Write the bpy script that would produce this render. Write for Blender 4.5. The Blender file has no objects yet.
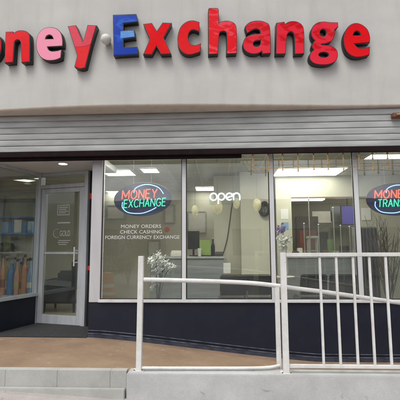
import bpy, bmesh, math, random
from mathutils import Vector, Matrix
random.seed(7)
S = bpy.context.scene
COL = S.collection
R = math.radians

# ------------------------------------------------------------------ camera
CAM = Vector((0.0, 0.0, 1.30))          # z = 0 is the level part of the walkway
F = 400.0                                # focal length in units of a 400 px wide frame
yaw, pitch, roll = R(2.7), math.atan(48 / F), 0.005
fw = Vector((-math.sin(yaw) * math.cos(pitch), math.cos(yaw) * math.cos(pitch), math.sin(pitch)))
rt = Vector((math.cos(yaw), math.sin(yaw), 0))
up = rt.cross(fw)
rt, up = rt * math.cos(roll) - up * math.sin(roll), up * math.cos(roll) + rt * math.sin(roll)
cam = bpy.data.cameras.new('camera')
co = bpy.data.objects.new('camera', cam); COL.objects.link(co)
m = Matrix((rt, up, -fw)).transposed().to_4x4(); m.translation = CAM
co.matrix_world = m
cam.sensor_width = 36; cam.lens = 36; cam.clip_start = 0.05; cam.clip_end = 2000
S.camera = co

def ray(u, v):
    return (fw + rt * ((u - 200) / F) + up * ((200 - v) / F))
def onY(u, v, Y):                        # point on the vertical plane y = Y
    d = ray(u, v); return CAM + d * ((Y - CAM.y) / d.y)
def onZ(u, v, z):
    d = ray(u, v); return CAM + d * ((z - CAM.z) / d.z)

# ------------------------------------------------------------------ materials
def mat(name, col, rough=0.6, metal=0.0, var=0.0, scale=8.0, bump=0.0, bscale=60.0, spec=0.5, coat=0.0,
        col2=None, emit=None, estr=0.0, stretch=(1, 1, 1), lo=0.35, hi=0.7, detail=6, trans=0.0):
    m = bpy.data.materials.new(name); m.use_nodes = True
    nt = m.node_tree; N = nt.nodes; L = nt.links
    b = N['Principled BSDF']
    b.inputs['Base Color'].default_value = (*col, 1)
    b.inputs['Roughness'].default_value = rough
    b.inputs['Metallic'].default_value = metal
    b.inputs['Specular IOR Level'].default_value = spec
    b.inputs['Coat Weight'].default_value = coat
    b.inputs['Coat Roughness'].default_value = 0.08
    b.inputs['Transmission Weight'].default_value = trans
    if emit:
        b.inputs['Emission Color'].default_value = (*emit, 1)
        b.inputs['Emission Strength'].default_value = estr
    tc = N.new('ShaderNodeTexCoord'); mp = N.new('ShaderNodeMapping')
    L.new(tc.outputs['Object'], mp.inputs['Vector'])
    mp.inputs['Scale'].default_value = stretch
    if var or col2:
        n = N.new('ShaderNodeTexNoise'); n.inputs['Scale'].default_value = scale; n.inputs['Detail'].default_value = detail
        L.new(mp.outputs['Vector'], n.inputs['Vector'])
        r = N.new('ShaderNodeValToRGB')
        r.color_ramp.elements[0].position = lo; r.color_ramp.elements[1].position = hi
        c2 = col2 or tuple(c * (1 - var) for c in col)
        r.color_ramp.elements[0].color = (*c2, 1); r.color_ramp.elements[1].color = (*col, 1)
        L.new(n.outputs['Fac'], r.inputs['Fac']); L.new(r.outputs['Color'], b.inputs['Base Color'])
        mr = N.new('ShaderNodeMapRange'); mr.inputs['To Min'].default_value = max(0.02, rough - 0.08); mr.inputs['To Max'].default_value = min(1, rough + 0.12)
        L.new(n.outputs['Fac'], mr.inputs['Value']); L.new(mr.outputs['Result'], b.inputs['Roughness'])
    if bump:
        n2 = N.new('ShaderNodeTexNoise'); n2.inputs['Scale'].default_value = bscale; n2.inputs['Detail'].default_value = 5
        L.new(tc.outputs['Object'], n2.inputs['Vector'])
        bp = N.new('ShaderNodeBump'); bp.inputs['Strength'].default_value = bump; bp.inputs['Distance'].default_value = 0.01
        L.new(n2.outputs['Fac'], bp.inputs['Height']); L.new(bp.outputs['Normal'], b.inputs['Normal'])
    return m

def glass_mat(name, tint=(0.93, 0.96, 0.95), ior=1.5, rough=0.0):
    m = bpy.data.materials.new(name); m.use_nodes = True
    nt = m.node_tree; N = nt.nodes; L = nt.links; N.clear()
    o = N.new('ShaderNodeOutputMaterial'); t = N.new('ShaderNodeBsdfTransparent'); g = N.new('ShaderNodeBsdfGlossy')
    t.inputs['Color'].default_value = (*tint, 1); g.inputs['Roughness'].default_value = rough
    f = N.new('ShaderNodeFresnel'); ge = N.new('ShaderNodeNewGeometry'); mi = N.new('ShaderNodeMapRange')
    mi.inputs['To Min'].default_value = ior; mi.inputs['To Max'].default_value = 1 / ior      # same reflectance on both faces of the pane
    L.new(ge.outputs['Backfacing'], mi.inputs['Value']); L.new(mi.outputs['Result'], f.inputs['IOR'])
    mx = N.new('ShaderNodeMixShader')
    L.new(f.outputs['Fac'], mx.inputs['Fac']); L.new(t.outputs['BSDF'], mx.inputs[1]); L.new(g.outputs['BSDF'], mx.inputs[2])
    # old float glass is never perfectly flat: slow waves bend the reflection
    tc = N.new('ShaderNodeTexCoord'); n = N.new('ShaderNodeTexNoise'); n.inputs['Scale'].default_value = 1.6; n.inputs['Detail'].default_value = 1
    bp = N.new('ShaderNodeBump'); bp.inputs['Strength'].default_value = 0.05; bp.inputs['Distance'].default_value = 0.02
    L.new(tc.outputs['Object'], n.inputs['Vector']); L.new(n.outputs['Fac'], bp.inputs['Height']); L.new(bp.outputs['Normal'], g.inputs['Normal'])
    d = N.new('ShaderNodeBsdfDiffuse'); d.inputs['Color'].default_value = (.75, .74, .70, 1)
    n2 = N.new('ShaderNodeTexNoise'); n2.inputs['Scale'].default_value = 2.3; n2.inputs['Detail'].default_value = 7; n2.inputs['Distortion'].default_value = .8
    r2 = N.new('ShaderNodeMapRange'); r2.inputs['From Min'].default_value = .35; r2.inputs['From Max'].default_value = .75; r2.inputs['To Min'].default_value = .008; r2.inputs['To Max'].default_value = .034
    L.new(tc.outputs['Object'], n2.inputs['Vector']); L.new(n2.outputs['Fac'], r2.inputs['Value'])
    m2 = N.new('ShaderNodeMixShader'); L.new(r2.outputs['Result'], m2.inputs['Fac']); L.new(mx.outputs['Shader'], m2.inputs[1]); L.new(d.outputs['BSDF'], m2.inputs[2])
    L.new(m2.outputs['Shader'], o.inputs['Surface'])
    return m

def wall_mat(name, col, stain, streak=0.5):
    """painted stucco: trowel mottling, drip streaks, fine grain"""
    m = bpy.data.materials.new(name); m.use_nodes = True
    nt = m.node_tree; N = nt.nodes; L = nt.links; b = N['Principled BSDF']; b.inputs['Roughness'].default_value = 0.85
    b.inputs['Specular IOR Level'].default_value = 0.25
    tc = N.new('ShaderNodeTexCoord')
    def noise(scale, detail, stretch=(1, 1, 1), lo=0.3, hi=0.7):
        mp = N.new('ShaderNodeMapping'); mp.inputs['Scale'].default_value = stretch
        n = N.new('ShaderNodeTexNoise'); n.inputs['Scale'].default_value = scale; n.inputs['Detail'].default_value = detail
        mr = N.new('ShaderNodeMapRange'); mr.inputs['From Min'].default_value = lo; mr.inputs['From Max'].default_value = hi
        L.new(tc.outputs['Object'], mp.inputs['Vector']); L.new(mp.outputs['Vector'], n.inputs['Vector']); L.new(n.outputs['Fac'], mr.inputs['Value'])
        return n, mr
    n1, r1 = noise(1.3, 8, (1, 1, 1.5)); n2, r2 = noise(7, 6, (1, 1, .13), .5, .78); n3, r3 = noise(140, 4)
    a = N.new('ShaderNodeMix'); a.data_type = 'RGBA'
    a.inputs['A'].default_value = (*col, 1); a.inputs['B'].default_value = (*[c * 0.86 for c in col], 1)
    L.new(r1.outputs['Result'], a.inputs['Factor'])
    c = N.new('ShaderNodeMix'); c.data_type = 'RGBA'; c.inputs['B'].default_value = (*stain, 1)
    mm = N.new('ShaderNodeMath'); mm.operation = 'MULTIPLY'; mm.inputs[1].default_value = streak
    L.new(r2.outputs['Result'], mm.inputs[0]); L.new(mm.outputs[0], c.inputs['Factor']); L.new(a.outputs['Result'], c.inputs['A'])
    L.new(c.outputs['Result'], b.inputs['Base Color'])
    ad = N.new('ShaderNodeMath'); ad.operation = 'ADD'; sc = N.new('ShaderNodeMath'); sc.operation = 'MULTIPLY'; sc.inputs[1].default_value = 0.35
    L.new(n3.outputs['Fac'], sc.inputs[0]); L.new(sc.outputs[0], ad.inputs[0]); L.new(n1.outputs['Fac'], ad.inputs[1])
    bp = N.new('ShaderNodeBump'); bp.inputs['Strength'].default_value = 0.4; bp.inputs['Distance'].default_value = 0.012
    L.new(ad.outputs[0], bp.inputs['Height']); L.new(bp.outputs['Normal'], b.inputs['Normal'])
    return m

def floor_mat(name, col, col2, spot, rough=0.7, s1=2.2, s2=9, lo=.60, hi=.72, grain=130, gb=.35):
    """painted concrete: broad wear, scattered worn or rusty spots, grain"""
    m = bpy.data.materials.new(name); m.use_nodes = True
    nt = m.node_tree; N = nt.nodes; L = nt.links; b = N['Principled BSDF']; b.inputs['Roughness'].default_value = rough; b.inputs['Specular IOR Level'].default_value = .3
    tc = N.new('ShaderNodeTexCoord')
    def nz(scale, det, a, c, dist=0.0):
        n = N.new('ShaderNodeTexNoise'); n.inputs['Scale'].default_value = scale; n.inputs['Detail'].default_value = det; n.inputs['Roughness'].default_value = .65; n.inputs['Distortion'].default_value = dist
        r = N.new('ShaderNodeMapRange'); r.inputs['From Min'].default_value = a; r.inputs['From Max'].default_value = c
        L.new(tc.outputs['Object'], n.inputs['Vector']); L.new(n.outputs['Fac'], r.inputs['Value']); return r.outputs['Result'], n.outputs['Fac']
    w, _ = nz(s1, 8, .35, .65); p, _ = nz(s2, 8, lo, hi, .6); _, gr = nz(grain, 3, 0, 1)
    def mix(f, a, c):
        x = N.new('ShaderNodeMix'); x.data_type = 'RGBA'; L.new(f, x.inputs['Factor'])
        for sck, v in (('A', a), ('B', c)):
            if isinstance(v, tuple): x.inputs[sck].default_value = (*v, 1)
            else: L.new(v, x.inputs[sck])
        return x.outputs['Result']
    c1 = mix(w, col, col2); c2 = mix(p, c1, spot)
    gm = N.new('ShaderNodeMapRange'); gm.inputs['From Min'].default_value = .3; gm.inputs['From Max'].default_value = .7; gm.inputs['To Min'].default_value = 0; gm.inputs['To Max'].default_value = gb
    L.new(gr, gm.inputs['Value']); c3 = mix(gm.outputs['Result'], c2, tuple(c * .6 for c in col2))
    L.new(c3, b.inputs['Base Color'])
    bp = N.new('ShaderNodeBump'); bp.inputs['Strength'].default_value = gb; bp.inputs['Distance'].default_value = .006; L.new(gr, bp.inputs['Height']); L.new(bp.outputs['Normal'], b.inputs['Normal'])
    return m

def acrylic(name, col, col2, amount=0.5, scale=5.0):
    """sign acrylic, sun-faded on the pink e: glossy, with streaks where the film has worn"""
    m = bpy.data.materials.new(name); m.use_nodes = True
    nt = m.node_tree; N = nt.nodes; L = nt.links; b = N['Principled BSDF']
    b.inputs['Roughness'].default_value = 0.07; b.inputs['Specular IOR Level'].default_value = 0.22; b.inputs['Coat Weight'].default_value = 0.0; b.inputs['Coat Roughness'].default_value = 0.05
    tc = N.new('ShaderNodeTexCoord'); mp = N.new('ShaderNodeMapping'); mp.inputs['Rotation'].default_value = (0, R(38), 0); mp.inputs['Scale'].default_value = (1, 1, 2.6)
    n = N.new('ShaderNodeTexNoise'); n.inputs['Scale'].default_value = scale; n.inputs['Detail'].default_value = 3; n.inputs['Distortion'].default_value = 1.2
    r = N.new('ShaderNodeMapRange'); r.inputs['From Min'].default_value = 0.5; r.inputs['From Max'].default_value = 0.58; r.inputs['To Max'].default_value = amount
    mx = N.new('ShaderNodeMix'); mx.data_type = 'RGBA'; mx.inputs['A'].default_value = (*col, 1); mx.inputs['B'].default_value = (*col2, 1)
    L.new(tc.outputs['Object'], mp.inputs['Vector']); L.new(mp.outputs['Vector'], n.inputs['Vector']); L.new(n.outputs['Fac'], r.inputs['Value'])
    L.new(r.outputs['Result'], mx.inputs['Factor']); L.new(mx.outputs['Result'], b.inputs['Base Color'])
    return m

def glow(name, col, s):
    m = bpy.data.materials.new(name); m.use_nodes = True
    b = m.node_tree.nodes['Principled BSDF']; b.inputs['Base Color'].default_value = (*[c * .6 + .1 for c in col], 1)
    b.inputs['Emission Color'].default_value = (*col, 1); b.inputs['Emission Strength'].default_value = s
    b.inputs['Roughness'].default_value = 0.3
    return m

M = dict(
    stucco=wall_mat('stucco_grey', (0.545, 0.535, 0.51), (0.37, 0.355, 0.33), 0.34),
    lip=wall_mat('stucco_tan', (0.68, 0.60, 0.52), (0.42, 0.34, 0.27), 0.5),
    soffit=mat('soffit_paint', (0.6, 0.59, 0.57), 0.8, var=0.12, scale=3, bump=0.1),
    jamb=mat('jamb_paint', (0.52, 0.51, 0.525), 0.5, var=0.15, scale=6, stretch=(1, 1, .2), bump=0.06),
    navy=floor_mat('navy_paint', (0.011, 0.013, 0.026), (0.015, 0.017, 0.029), (0.05, 0.05, 0.055), .45, 3, 14, .66, .76, 60, .1),
    bead=mat('worn_bead', (0.11, 0.12, 0.15), 0.4, col2=(0.03, 0.035, 0.05), scale=7, lo=.35, hi=.6),
    navy_edge=mat('base_edge', (0.05, 0.06, 0.09), 0.35, var=0.5, scale=9, stretch=(1, 1, 1)),
    alu=mat('window_aluminium', (0.66, 0.66, 0.67), 0.42, 0.1, var=0.16, scale=7, stretch=(1, 1, .15), bump=0.04),
    dooralu=mat('door_aluminium', (0.56, 0.58, 0.61), 0.42, 0.2, var=0.2, scale=9, stretch=(1, 1, .2)),
    shutter=mat('shutter_steel', (0.45, 0.455, 0.45), 0.5, 0.15, var=0.35, scale=3.0, stretch=(.5, 1, 3), bump=0.06, bscale=30),
    shutbar=mat('shutter_bar', (0.018, 0.009, 0.009), 0.8, 0.0, spec=0.15, var=0.5, scale=6, bump=0.08),
    brass=mat('brass', (0.60, 0.40, 0.17), 0.35, 0.85, var=0.45, scale=20),
    blacksteel=mat('black_return', (0.018, 0.019, 0.022), 0.4, 0.0, var=0.4, scale=6),
    white=floor_mat('rail_white', (0.72, 0.72, 0.71), (0.60, 0.59, 0.56), (0.30, 0.17, 0.10), 0.42, 7, 22, .67, .70, 40, .12),
    conc=floor_mat('kerb_concrete', (0.54, 0.545, 0.545), (0.43, 0.435, 0.435), (0.24, 0.24, 0.24), .85, 2.5, 7, .62, .75, 110, .3),
    concb=floor_mat('kerb_block', (0.47, 0.47, 0.44), (0.38, 0.38, 0.36), (0.26, 0.25, 0.23), .85, 3, 8, .62, .75, 120, .3),
    ramp=floor_mat('tan_floor', (0.34, 0.235, 0.155), (0.25, 0.17, 0.115), (0.42, 0.34, 0.26)),
    mat_=mat('dark_mat', (0.035, 0.035, 0.038), 0.9, var=0.4, scale=14, bump=0.4, bscale=160),
    pave=floor_mat('pavement', (0.47, 0.425, 0.405), (0.37, 0.34, 0.33), (0.28, 0.26, 0.25), .9, 3, 10, .6, .72, 90, .35),
    asphalt=mat('asphalt', (0.16, 0.16, 0.158), 0.9, var=0.3, scale=3, bump=0.4, bscale=120),
    glass=glass_mat('window_glass', ior=1.88),
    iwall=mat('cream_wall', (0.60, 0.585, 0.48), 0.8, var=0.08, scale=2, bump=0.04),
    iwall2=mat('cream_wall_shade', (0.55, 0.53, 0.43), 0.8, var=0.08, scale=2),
    iceil=mat('tile_ceiling', (0.56, 0.55, 0.49), 0.9, var=0.10, scale=3, bump=0.1, bscale=90),
    ifloor=mat('shop_floor', (0.48, 0.43, 0.31), 0.3, var=0.2, scale=3),
    lamp=glow('lamp_diffuser', (1.0, 0.95, 0.84), 7.5),
    lampfill=glow('lamp_diffuser_fill', (1.0, 0.95, 0.82), 44.0),  # strong glow for the added fill panels that stay out of view
    lampdim=glow('strip_diffuser', (1.0, 0.95, 0.82), 5.0),
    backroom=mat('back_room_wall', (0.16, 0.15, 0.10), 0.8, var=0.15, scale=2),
    lampframe=mat('lamp_frame', (0.7, 0.7, 0.68), 0.4),
    grey=mat('counter_laminate', (0.25, 0.27, 0.28), 0.45, var=0.25, scale=5, stretch=(.3, 1, 4)),
    greytop=mat('counter_top', (0.40, 0.42, 0.42), 0.25, var=0.1),
    leather=mat('black_vinyl', (0.016, 0.017, 0.022), 0.38, var=0.2, scale=12, bump=0.1, bscale=70),
    chrome=mat('chrome', (0.65, 0.66, 0.68), 0.2, 1.0),
    steel=mat('dull_steel', (0.45, 0.45, 0.45), 0.35, 0.8, var=0.1),
    black=mat('black_plastic', (0.012, 0.012, 0.013), 0.4),
    offwhite=mat('off_white', (0.68, 0.66, 0.60), 0.6, var=0.1),
    decal=mat('white_vinyl', (0.78, 0.78, 0.76), 0.5),
    letterwhite=mat('letter_vinyl', (0.60, 0.61, 0.60), 0.5),
    frost=mat('frosted_vinyl', (0.45, 0.46, 0.44), 0.6),
    green=mat('lime_card', (0.27, 0.38, 0.10), 0.5, var=0.1),
    rust=mat('red_brown', (0.22, 0.07, 0.04), 0.5, var=0.2),
    purple=mat('purple_screen', (0.03, 0.025, 0.16), 0.4, emit=(0.07, 0.055, 0.36), estr=0.3),
    blue=mat('blue_box', (0.03, 0.20, 0.48), 0.4, var=0.25, scale=10),
    skyblue=mat('pale_blue_box', (0.25, 0.40, 0.60), 0.4, var=0.2, scale=12),
    pink=mat('pink_bottle', (0.58, 0.27, 0.17), 0.3, var=0.2),
    amber=mat('amber_bottle', (0.45, 0.36, 0.12), 0.3, var=0.2),
    wood=mat('wood', (0.19, 0.10, 0.05), 0.5, var=0.4, scale=6, stretch=(1, 1, .2)),
    lantern=mat('pale_lantern', (0.66, 0.61, 0.38), 0.7, var=0.15, scale=9),
    petal=mat('white_petals', (0.78, 0.78, 0.75), 0.7, var=0.15),
    darkwood=mat('dark_wood', (0.06, 0.045, 0.03), 0.5, var=0.3, scale=6, stretch=(1, 1, .2)),
    twig=mat('grey_twigs', (0.13, 0.11, 0.09), 0.8, var=0.3),
    leaf=mat('foliage', (0.055, 0.10, 0.028), 0.7, col2=(0.025, 0.05, 0.014), scale=2.5),
    bark=mat('bark', (0.10, 0.075, 0.055), 0.9, var=0.4, scale=10, bump=0.5, bscale=30),
    orange=mat('orange_plastic', (0.75, 0.10, 0.03), 0.45, var=0.15),
    cream=mat('far_facade', (0.55, 0.52, 0.46), 0.85, var=0.12, scale=2, bump=0.1),
    darkglass=mat('dark_glass', (0.02, 0.025, 0.03), 0.08),
    neon_red=glow('neon_red', (1.0, 0.06, 0.02), 2.3),
    neon_green=glow('neon_green', (0.05, 0.85, 0.45), 1.25),
    neon_blue=glow('neon_blue', (0.22, 0.42, 1.0), 2.0),
    neon_white=glow('neon_white', (1.0, 1.0, 0.95), 2.2),
    neon_panel=mat('neon_panel', (0.018, 0.024, 0.10), 0.3, var=0.3),
    clockface=mat('clock_face', (0.55, 0.55, 0.50), 0.4),
    redpaint=mat('red_sticker', (0.55, 0.05, 0.03), 0.5),
)

M['lantern'].node_tree.nodes['Principled BSDF'].inputs['Alpha'].default_value = 0.4   # thin translucent paper
# ------------------------------------------------------------------ mesh builder
class MB:
    def __init__(s): s.v = []; s.f = []; s.smooth = set()
    def add(s, vs, fs, smooth=False):
        o = len(s.v); s.v += [Vector(p) for p in vs]
        for f in fs:
            if smooth: s.smooth.add(len(s.f))
            s.f.append([i + o for i in f])
        return s
    def hexa(s, a, b, c, d, e, f, g, h):   # bottom a b c d (ccw from above), top e f g h
        return s.add([a, b, c, d, e, f, g, h], [(3, 2, 1, 0), (4, 5, 6, 7), (0, 1, 5, 4), (1, 2, 6, 5), (2, 3, 7, 6), (3, 0, 4, 7)])
    def box(s, x0, x1, y0, y1, z0, z1, fr=None):
        w = fr.w if fr else (lambda x, y, z: Vector((x, y, z)))
        return s.hexa(w(x0, y0, z0), w(x1, y0, z0), w(x1, y1, z0), w(x0, y1, z0), w(x0, y0, z1), w(x1, y0, z1), w(x1, y1, z1), w(x0, y1, z1))
    def prism(s, pts, z0, z1):             # plan polygon, ccw
        n = len(pts); vs = [(p[0], p[1], z0) for p in pts] + [(p[0], p[1], z1) for p in pts]
        return s.add(vs, [tuple(range(n - 1, -1, -1)), tuple(range(n, 2 * n))] + [(i, (i + 1) % n, n + (i + 1) % n, n + i) for i in range(n)])
    def tube(s, pts, r, closed=False, n=10, r1=None):
        P = [Vector(p) for p in pts]; N = len(P); rings = []
        nrm = None
        for i in range(N):
            if closed: t = (P[(i + 1) % N] - P[i - 1])
            else: t = (P[min(i + 1, N - 1)] - P[max(i - 1, 0)])
            t.normalize()
            if nrm is None:
                nrm = t.orthogonal().normalized()
            nrm = (nrm - t * nrm.dot(t))
            nrm = nrm.normalized() if nrm.length > 1e-6 else t.orthogonal().normalized()
            bn = t.cross(nrm)
            rr = r if r1 is None else r + (r1 - r) * i / (N - 1)
            rings.append([P[i] + (nrm * math.cos(2 * math.pi * k / n) + bn * math.sin(2 * math.pi * k / n)) * rr for k in range(n)])
        vs = [p for q in rings for p in q]; fs = []
        for i in range(N if closed else N - 1):
            j = (i + 1) % N
            for k in range(n):
                fs.append((i * n + k, i * n + (k + 1) % n, j * n + (k + 1) % n, j * n + k))
        s.add(vs, fs, True)
        if not closed:
            s.add(rings[0], [tuple(range(n - 1, -1, -1))]); s.add(rings[-1], [tuple(range(n))])
        return s
    def lathe(s, prof, c, n=20, axis='z'):
        vs = []; fs = []; c = Vector(c)
        for (r, h) in prof:
            for k in range(n):
                a = 2 * math.pi * k / n
                if axis == 'z': vs.append(c + Vector((r * math.cos(a), r * math.sin(a), h)))
                else: vs.append(c + Vector((r * math.cos(a), h, r * math.sin(a))))
        for i in range(len(prof) - 1):
            for k in range(n):
                q = (i * n + k, i * n + (k + 1) % n, (i + 1) * n + (k + 1) % n, (i + 1) * n + k)
                fs.append(q if axis == 'z' else q[::-1])
        s.add(vs, fs, True)
        s.add(vs[:n], [tuple(range(n - 1, -1, -1))]); s.add(vs[-n:], [tuple(range(n))])
        return s
    def build(s, name, material, parent=None, bevel=0.0, seg=2, fix=True):
        me = bpy.data.meshes.new(name)
        off = parent_origin(parent)
        me.from_pydata([p - off for p in s.v], [], s.f)
        for i in s.smooth: me.polygons[i].use_smooth = True
        me.materials.append(material if not isinstance(material, str) else M[material])
        if bevel or fix:
            bm = bmesh.new(); bm.from_mesh(me)
            if fix: bmesh.ops.recalc_face_normals(bm, faces=bm.faces)
            if bevel:
                es = [e for e in bm.edges if len(e.link_faces) == 2 and e.calc_face_angle(0) > 0.5]
                bmesh.ops.bevel(bm, geom=es, offset=bevel, segments=seg, affect='EDGES', clamp_overlap=True)
            bm.to_mesh(me); bm.free()
        o = bpy.data.objects.new(name, me); COL.objects.link(o)
        if parent: o.parent = parent
        return o

def parent_origin(p):
    v = Vector((0, 0, 0))
    while p is not None: v += p.location; p = p.parent
    return v
def thing(name, label, cat, loc=(0, 0, 0), group=None):
    o = bpy.data.objects.new(name, None); COL.objects.link(o); o.location = loc; o.empty_display_size = 0.1
    return tag(o, label, cat, group)
def tag(o, label, cat, group=None):
    o['label'] = label; o['category'] = cat
    if group: o['group'] = group
    return o
def struct(o): o['kind'] = 'structure'; return o

class Frame:
    """vertical plane through two plan points; local s along it, n into the building, z up"""
    def __init__(s, a, b):
        s.o = Vector((a[0], a[1], 0)); d = Vector((b[0] - a[0], b[1] - a[1], 0)); s.L = d.length; s.x = d.normalized(); s.n = Vector((-s.x.y, s.x.x, 0))
    def w(s, a, n, z): return s.o + s.x * a + s.n * n + Vector((0, 0, z))
    def px(s, u, v, n=0.0):
        d = ray(u, v); o = s.o + s.n * n
        t = (o - CAM).dot(s.n) / d.dot(s.n); p = CAM + d * t
        return ((p - s.o).dot(s.x), p.z)
def s_of(fr, u, v, n=0.0): return fr.px(u, v, n)[0]
def z_of(fr, u, v, n=0.0): return fr.px(u, v, n)[1]

def crom(pts, step=5):
    """closed Catmull-Rom through points; a point given as (x, y, 1) is a sharp corner"""
    n = len(pts); out = []
    for i in range(n):
        p0, p1, p2, p3 = pts[i - 1], pts[i], pts[(i + 1) % n], pts[(i + 2) % n]
        a1 = len(p1) > 2; a2 = len(p2) > 2
        if a1 and a2: out.append((p1[0], p1[1])); continue
        q0 = p1 if a1 else p0; q3 = p2 if a2 else p3
        for k in range(step):
            t = k / step
            out.append(tuple(0.5 * (2 * p1[j] + (p2[j] - q0[j]) * t + (2 * q0[j] - 5 * p1[j] + 4 * p2[j] - q3[j]) * t * t + (3 * p1[j] - q0[j] - 3 * p2[j] + q3[j]) * t ** 3) for j in (0, 1)))
    return out
def catmull_open(pts, step=8):
    P = [Vector(p) for p in pts]; out = []
    for i in range(len(P) - 1):
        p0 = P[max(i - 1, 0)]; p1 = P[i]; p2 = P[i + 1]; p3 = P[min(i + 2, len(P) - 1)]
        for k in range(step):
            t = k / step
            out.append(0.5 * (2 * p1 + (p2 - p0) * t + (2 * p0 - 5 * p1 + 4 * p2 - p3) * t * t + (3 * p1 - p0 - 3 * p2 + p3) * t ** 3))
    out.append(P[-1]); return out
def area2(p): return sum(p[i][0] * p[(i + 1) % len(p)][1] - p[(i + 1) % len(p)][0] * p[i][1] for i in range(len(p)))
def offset(poly, d):
    """grow a ccw polygon outwards by d (negative area polygons shrink accordingly)"""
    n = len(poly); out = []
    for i in range(n):
        a, b, c = Vector(poly[i - 1]), Vector(poly[i]), Vector(poly[(i + 1) % n])
        e1 = (b - a).normalized() if (b - a).length > 1e-9 else Vector((1, 0)); e2 = (c - b).normalized() if (c - b).length > 1e-9 else e1
        n1 = Vector((e1.y, -e1.x)); n2 = Vector((e2.y, -e2.x)); k = n1 + n2
        k = k / max(0.5, k.dot(n1)) if k.length > 1e-6 else n1
        out.append((b.x + k.x * d, b.y + k.y * d))
    return out
def slab(loops, depth, name, material, parent, to_world, n0, bevel=0.0, sides=True):
    """solid made of outer loop + holes (2-D), from n0 to n0+depth along the plane normal"""
    cu = bpy.data.curves.new(name, 'CURVE'); cu.dimensions = '2D'; cu.fill_mode = 'BOTH'
    cu.extrude = depth / 2
    for lp in loops:
        sp = cu.splines.new('POLY'); sp.points.add(len(lp) - 1); sp.use_cyclic_u = True
        for i, p in enumerate(lp): sp.points[i].co = (p[0], p[1], 0, 1)
    tmp = bpy.data.objects.new(name, cu); COL.objects.link(tmp)
    dg = bpy.context.evaluated_depsgraph_get(); me = bpy.data.meshes.new_from_object(tmp.evaluated_get(dg))
    bpy.data.objects.remove(tmp); bpy.data.curves.remove(cu)
    off = parent_origin(parent)
    bm = bmesh.new(); bm.from_mesh(me)
    bmesh.ops.remove_doubles(bm, verts=bm.verts, dist=1e-5)
    for v in bm.verts: v.co = to_world(v.co.x, n0 + depth / 2 - v.co.z, v.co.y) - off
    bmesh.ops.recalc_face_normals(bm, faces=bm.faces)
    bm.to_mesh(me); bm.free()
    me.materials.clear(); me.materials.append(M[material] if isinstance(material, str) else material)
    me.name = name
    o = bpy.data.objects.new(name, me); COL.objects.link(o); o.parent = parent
    return o
def text_mesh(txt, name, material, parent, size, to_world, width=None, bold=0.0, depth=0.002, height=None):
    """writing centred on local (0,0); to_world(x, n, z)"""
    cu = bpy.data.curves.new(name, 'FONT'); cu.body = txt; cu.size = size; cu.align_x = 'CENTER'; cu.align_y = 'CENTER'
    cu.extrude = depth / 2; cu.offset = bold; cu.resolution_u = 4
    tmp = bpy.data.objects.new(name, cu); COL.objects.link(tmp)
    dg = bpy.context.evaluated_depsgraph_get(); me = bpy.data.meshes.new_from_object(tmp.evaluated_get(dg))
    bpy.data.objects.remove(tmp); bpy.data.curves.remove(cu)
    xs = [v.co.x for v in me.vertices]; ys = [v.co.y for v in me.vertices]
    kx = width / (max(xs) - min(xs)) if width else 1; cx = (max(xs) + min(xs)) / 2; cy = (max(ys) + min(ys)) / 2
    ky = height / (max(ys) - min(ys)) if height else 1
    off = parent_origin(parent)
    for v in me.vertices: v.co = to_world((v.co.x - cx) * kx, -v.co.z, (v.co.y - cy) * ky) - off
    me.materials.clear(); me.materials.append(M[material])
    o = bpy.data.objects.new(name, me); COL.objects.link(o); o.parent = parent
    return o

# ------------------------------------------------------------------ key planes
c0 = onZ(88.0, 337.2, 0.0); YW = c0.y                       # outer face of the shop front
XC = c0.x                                          # left corner of the shop front
dA = onZ(36, 323.5, 0); dB = onZ(89, 327, 0)              # the door line in the recess
lA = onZ(0, 332.5, 0); dirL = (lA - dA).normalized(); lB = dA + dirL * ((YW - dA.y) / dirL.y)   # splayed wing on the left
XR = 6.5; XL = -7.5
YK = onZ(100, 370.3, 0).y                                 # front edge of the walkway
FW = Frame((XC, YW), (XR, YW)); FD = Frame(dA, dB); FL = Frame(lB, dA)
print('Y_WINDOW', YW, 'XC', XC, 'dA', dA, 'dB', dB, 'lB', lB, 'YK', YK)
ZSOF = 2.66                                               # ceiling of the recess
def ramp_z(x):
    x0 = onY(95, 336, YW).x; x1 = onY(318, 361, YW).x; z1 = onY(318, 361.5, YW).z
    t = min(1, max(0, (x - x0) / (x1 - x0)))
    return z1 * (t * 0.75 + 0.25 * t * t * (3 - 2 * t))
def street_z(x, y=-6.0): return -0.215 - 0.056 * max(-4, min(6, x + 2.0)) - 0.1 * max(0.0, min(5.0, 2.0 - y))

# ------------------------------------------------------------------ ground
xs = [XL + (XR - XL) * i / 60 for i in range(61)]
g = MB()
for i in range(60):
    a, b = xs[i], xs[i + 1]
    g.hexa(*[Vector(p) for p in ((a, YK + .09, ramp_z(a) - .4), (b, YK + .09, ramp_z(b) - .4), (b, YW - .001, ramp_z(b) - .4), (a, YW - .001, ramp_z(a) - .4),
            (a, YK + .09, ramp_z(a)), (b, YK + .09, ramp_z(b)), (b, YW - .001, ramp_z(b)), (a, YW - .001, ramp_z(a)))])
struct(g.build('walkway', 'ramp'))
g = MB(); g.prism([(lB.x, YW), (XC, YW), (dB.x + .1, dB.y + .05), (dA.x, dA.y + .05)], -0.4, -0.002); struct(g.build('recess_floor', 'ramp'))
# door mat fills the recess
g = MB(); k = Vector((0.03, -0.02, 0))
mp = [lB + Vector((.02, -.02, 0)), Vector((XC - .002, YW - .05, 0)), dB + Vector((.035, -.03, 0)), dA + Vector((.02, -.03, 0))]
g.prism([(p.x, p.y) for p in mp], 0.003, 0.012)
tag(g.build('door_mat', 'mat_', bevel=0.003), 'black rubber mat filling the recess in front of the glass door', 'door mat')

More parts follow.
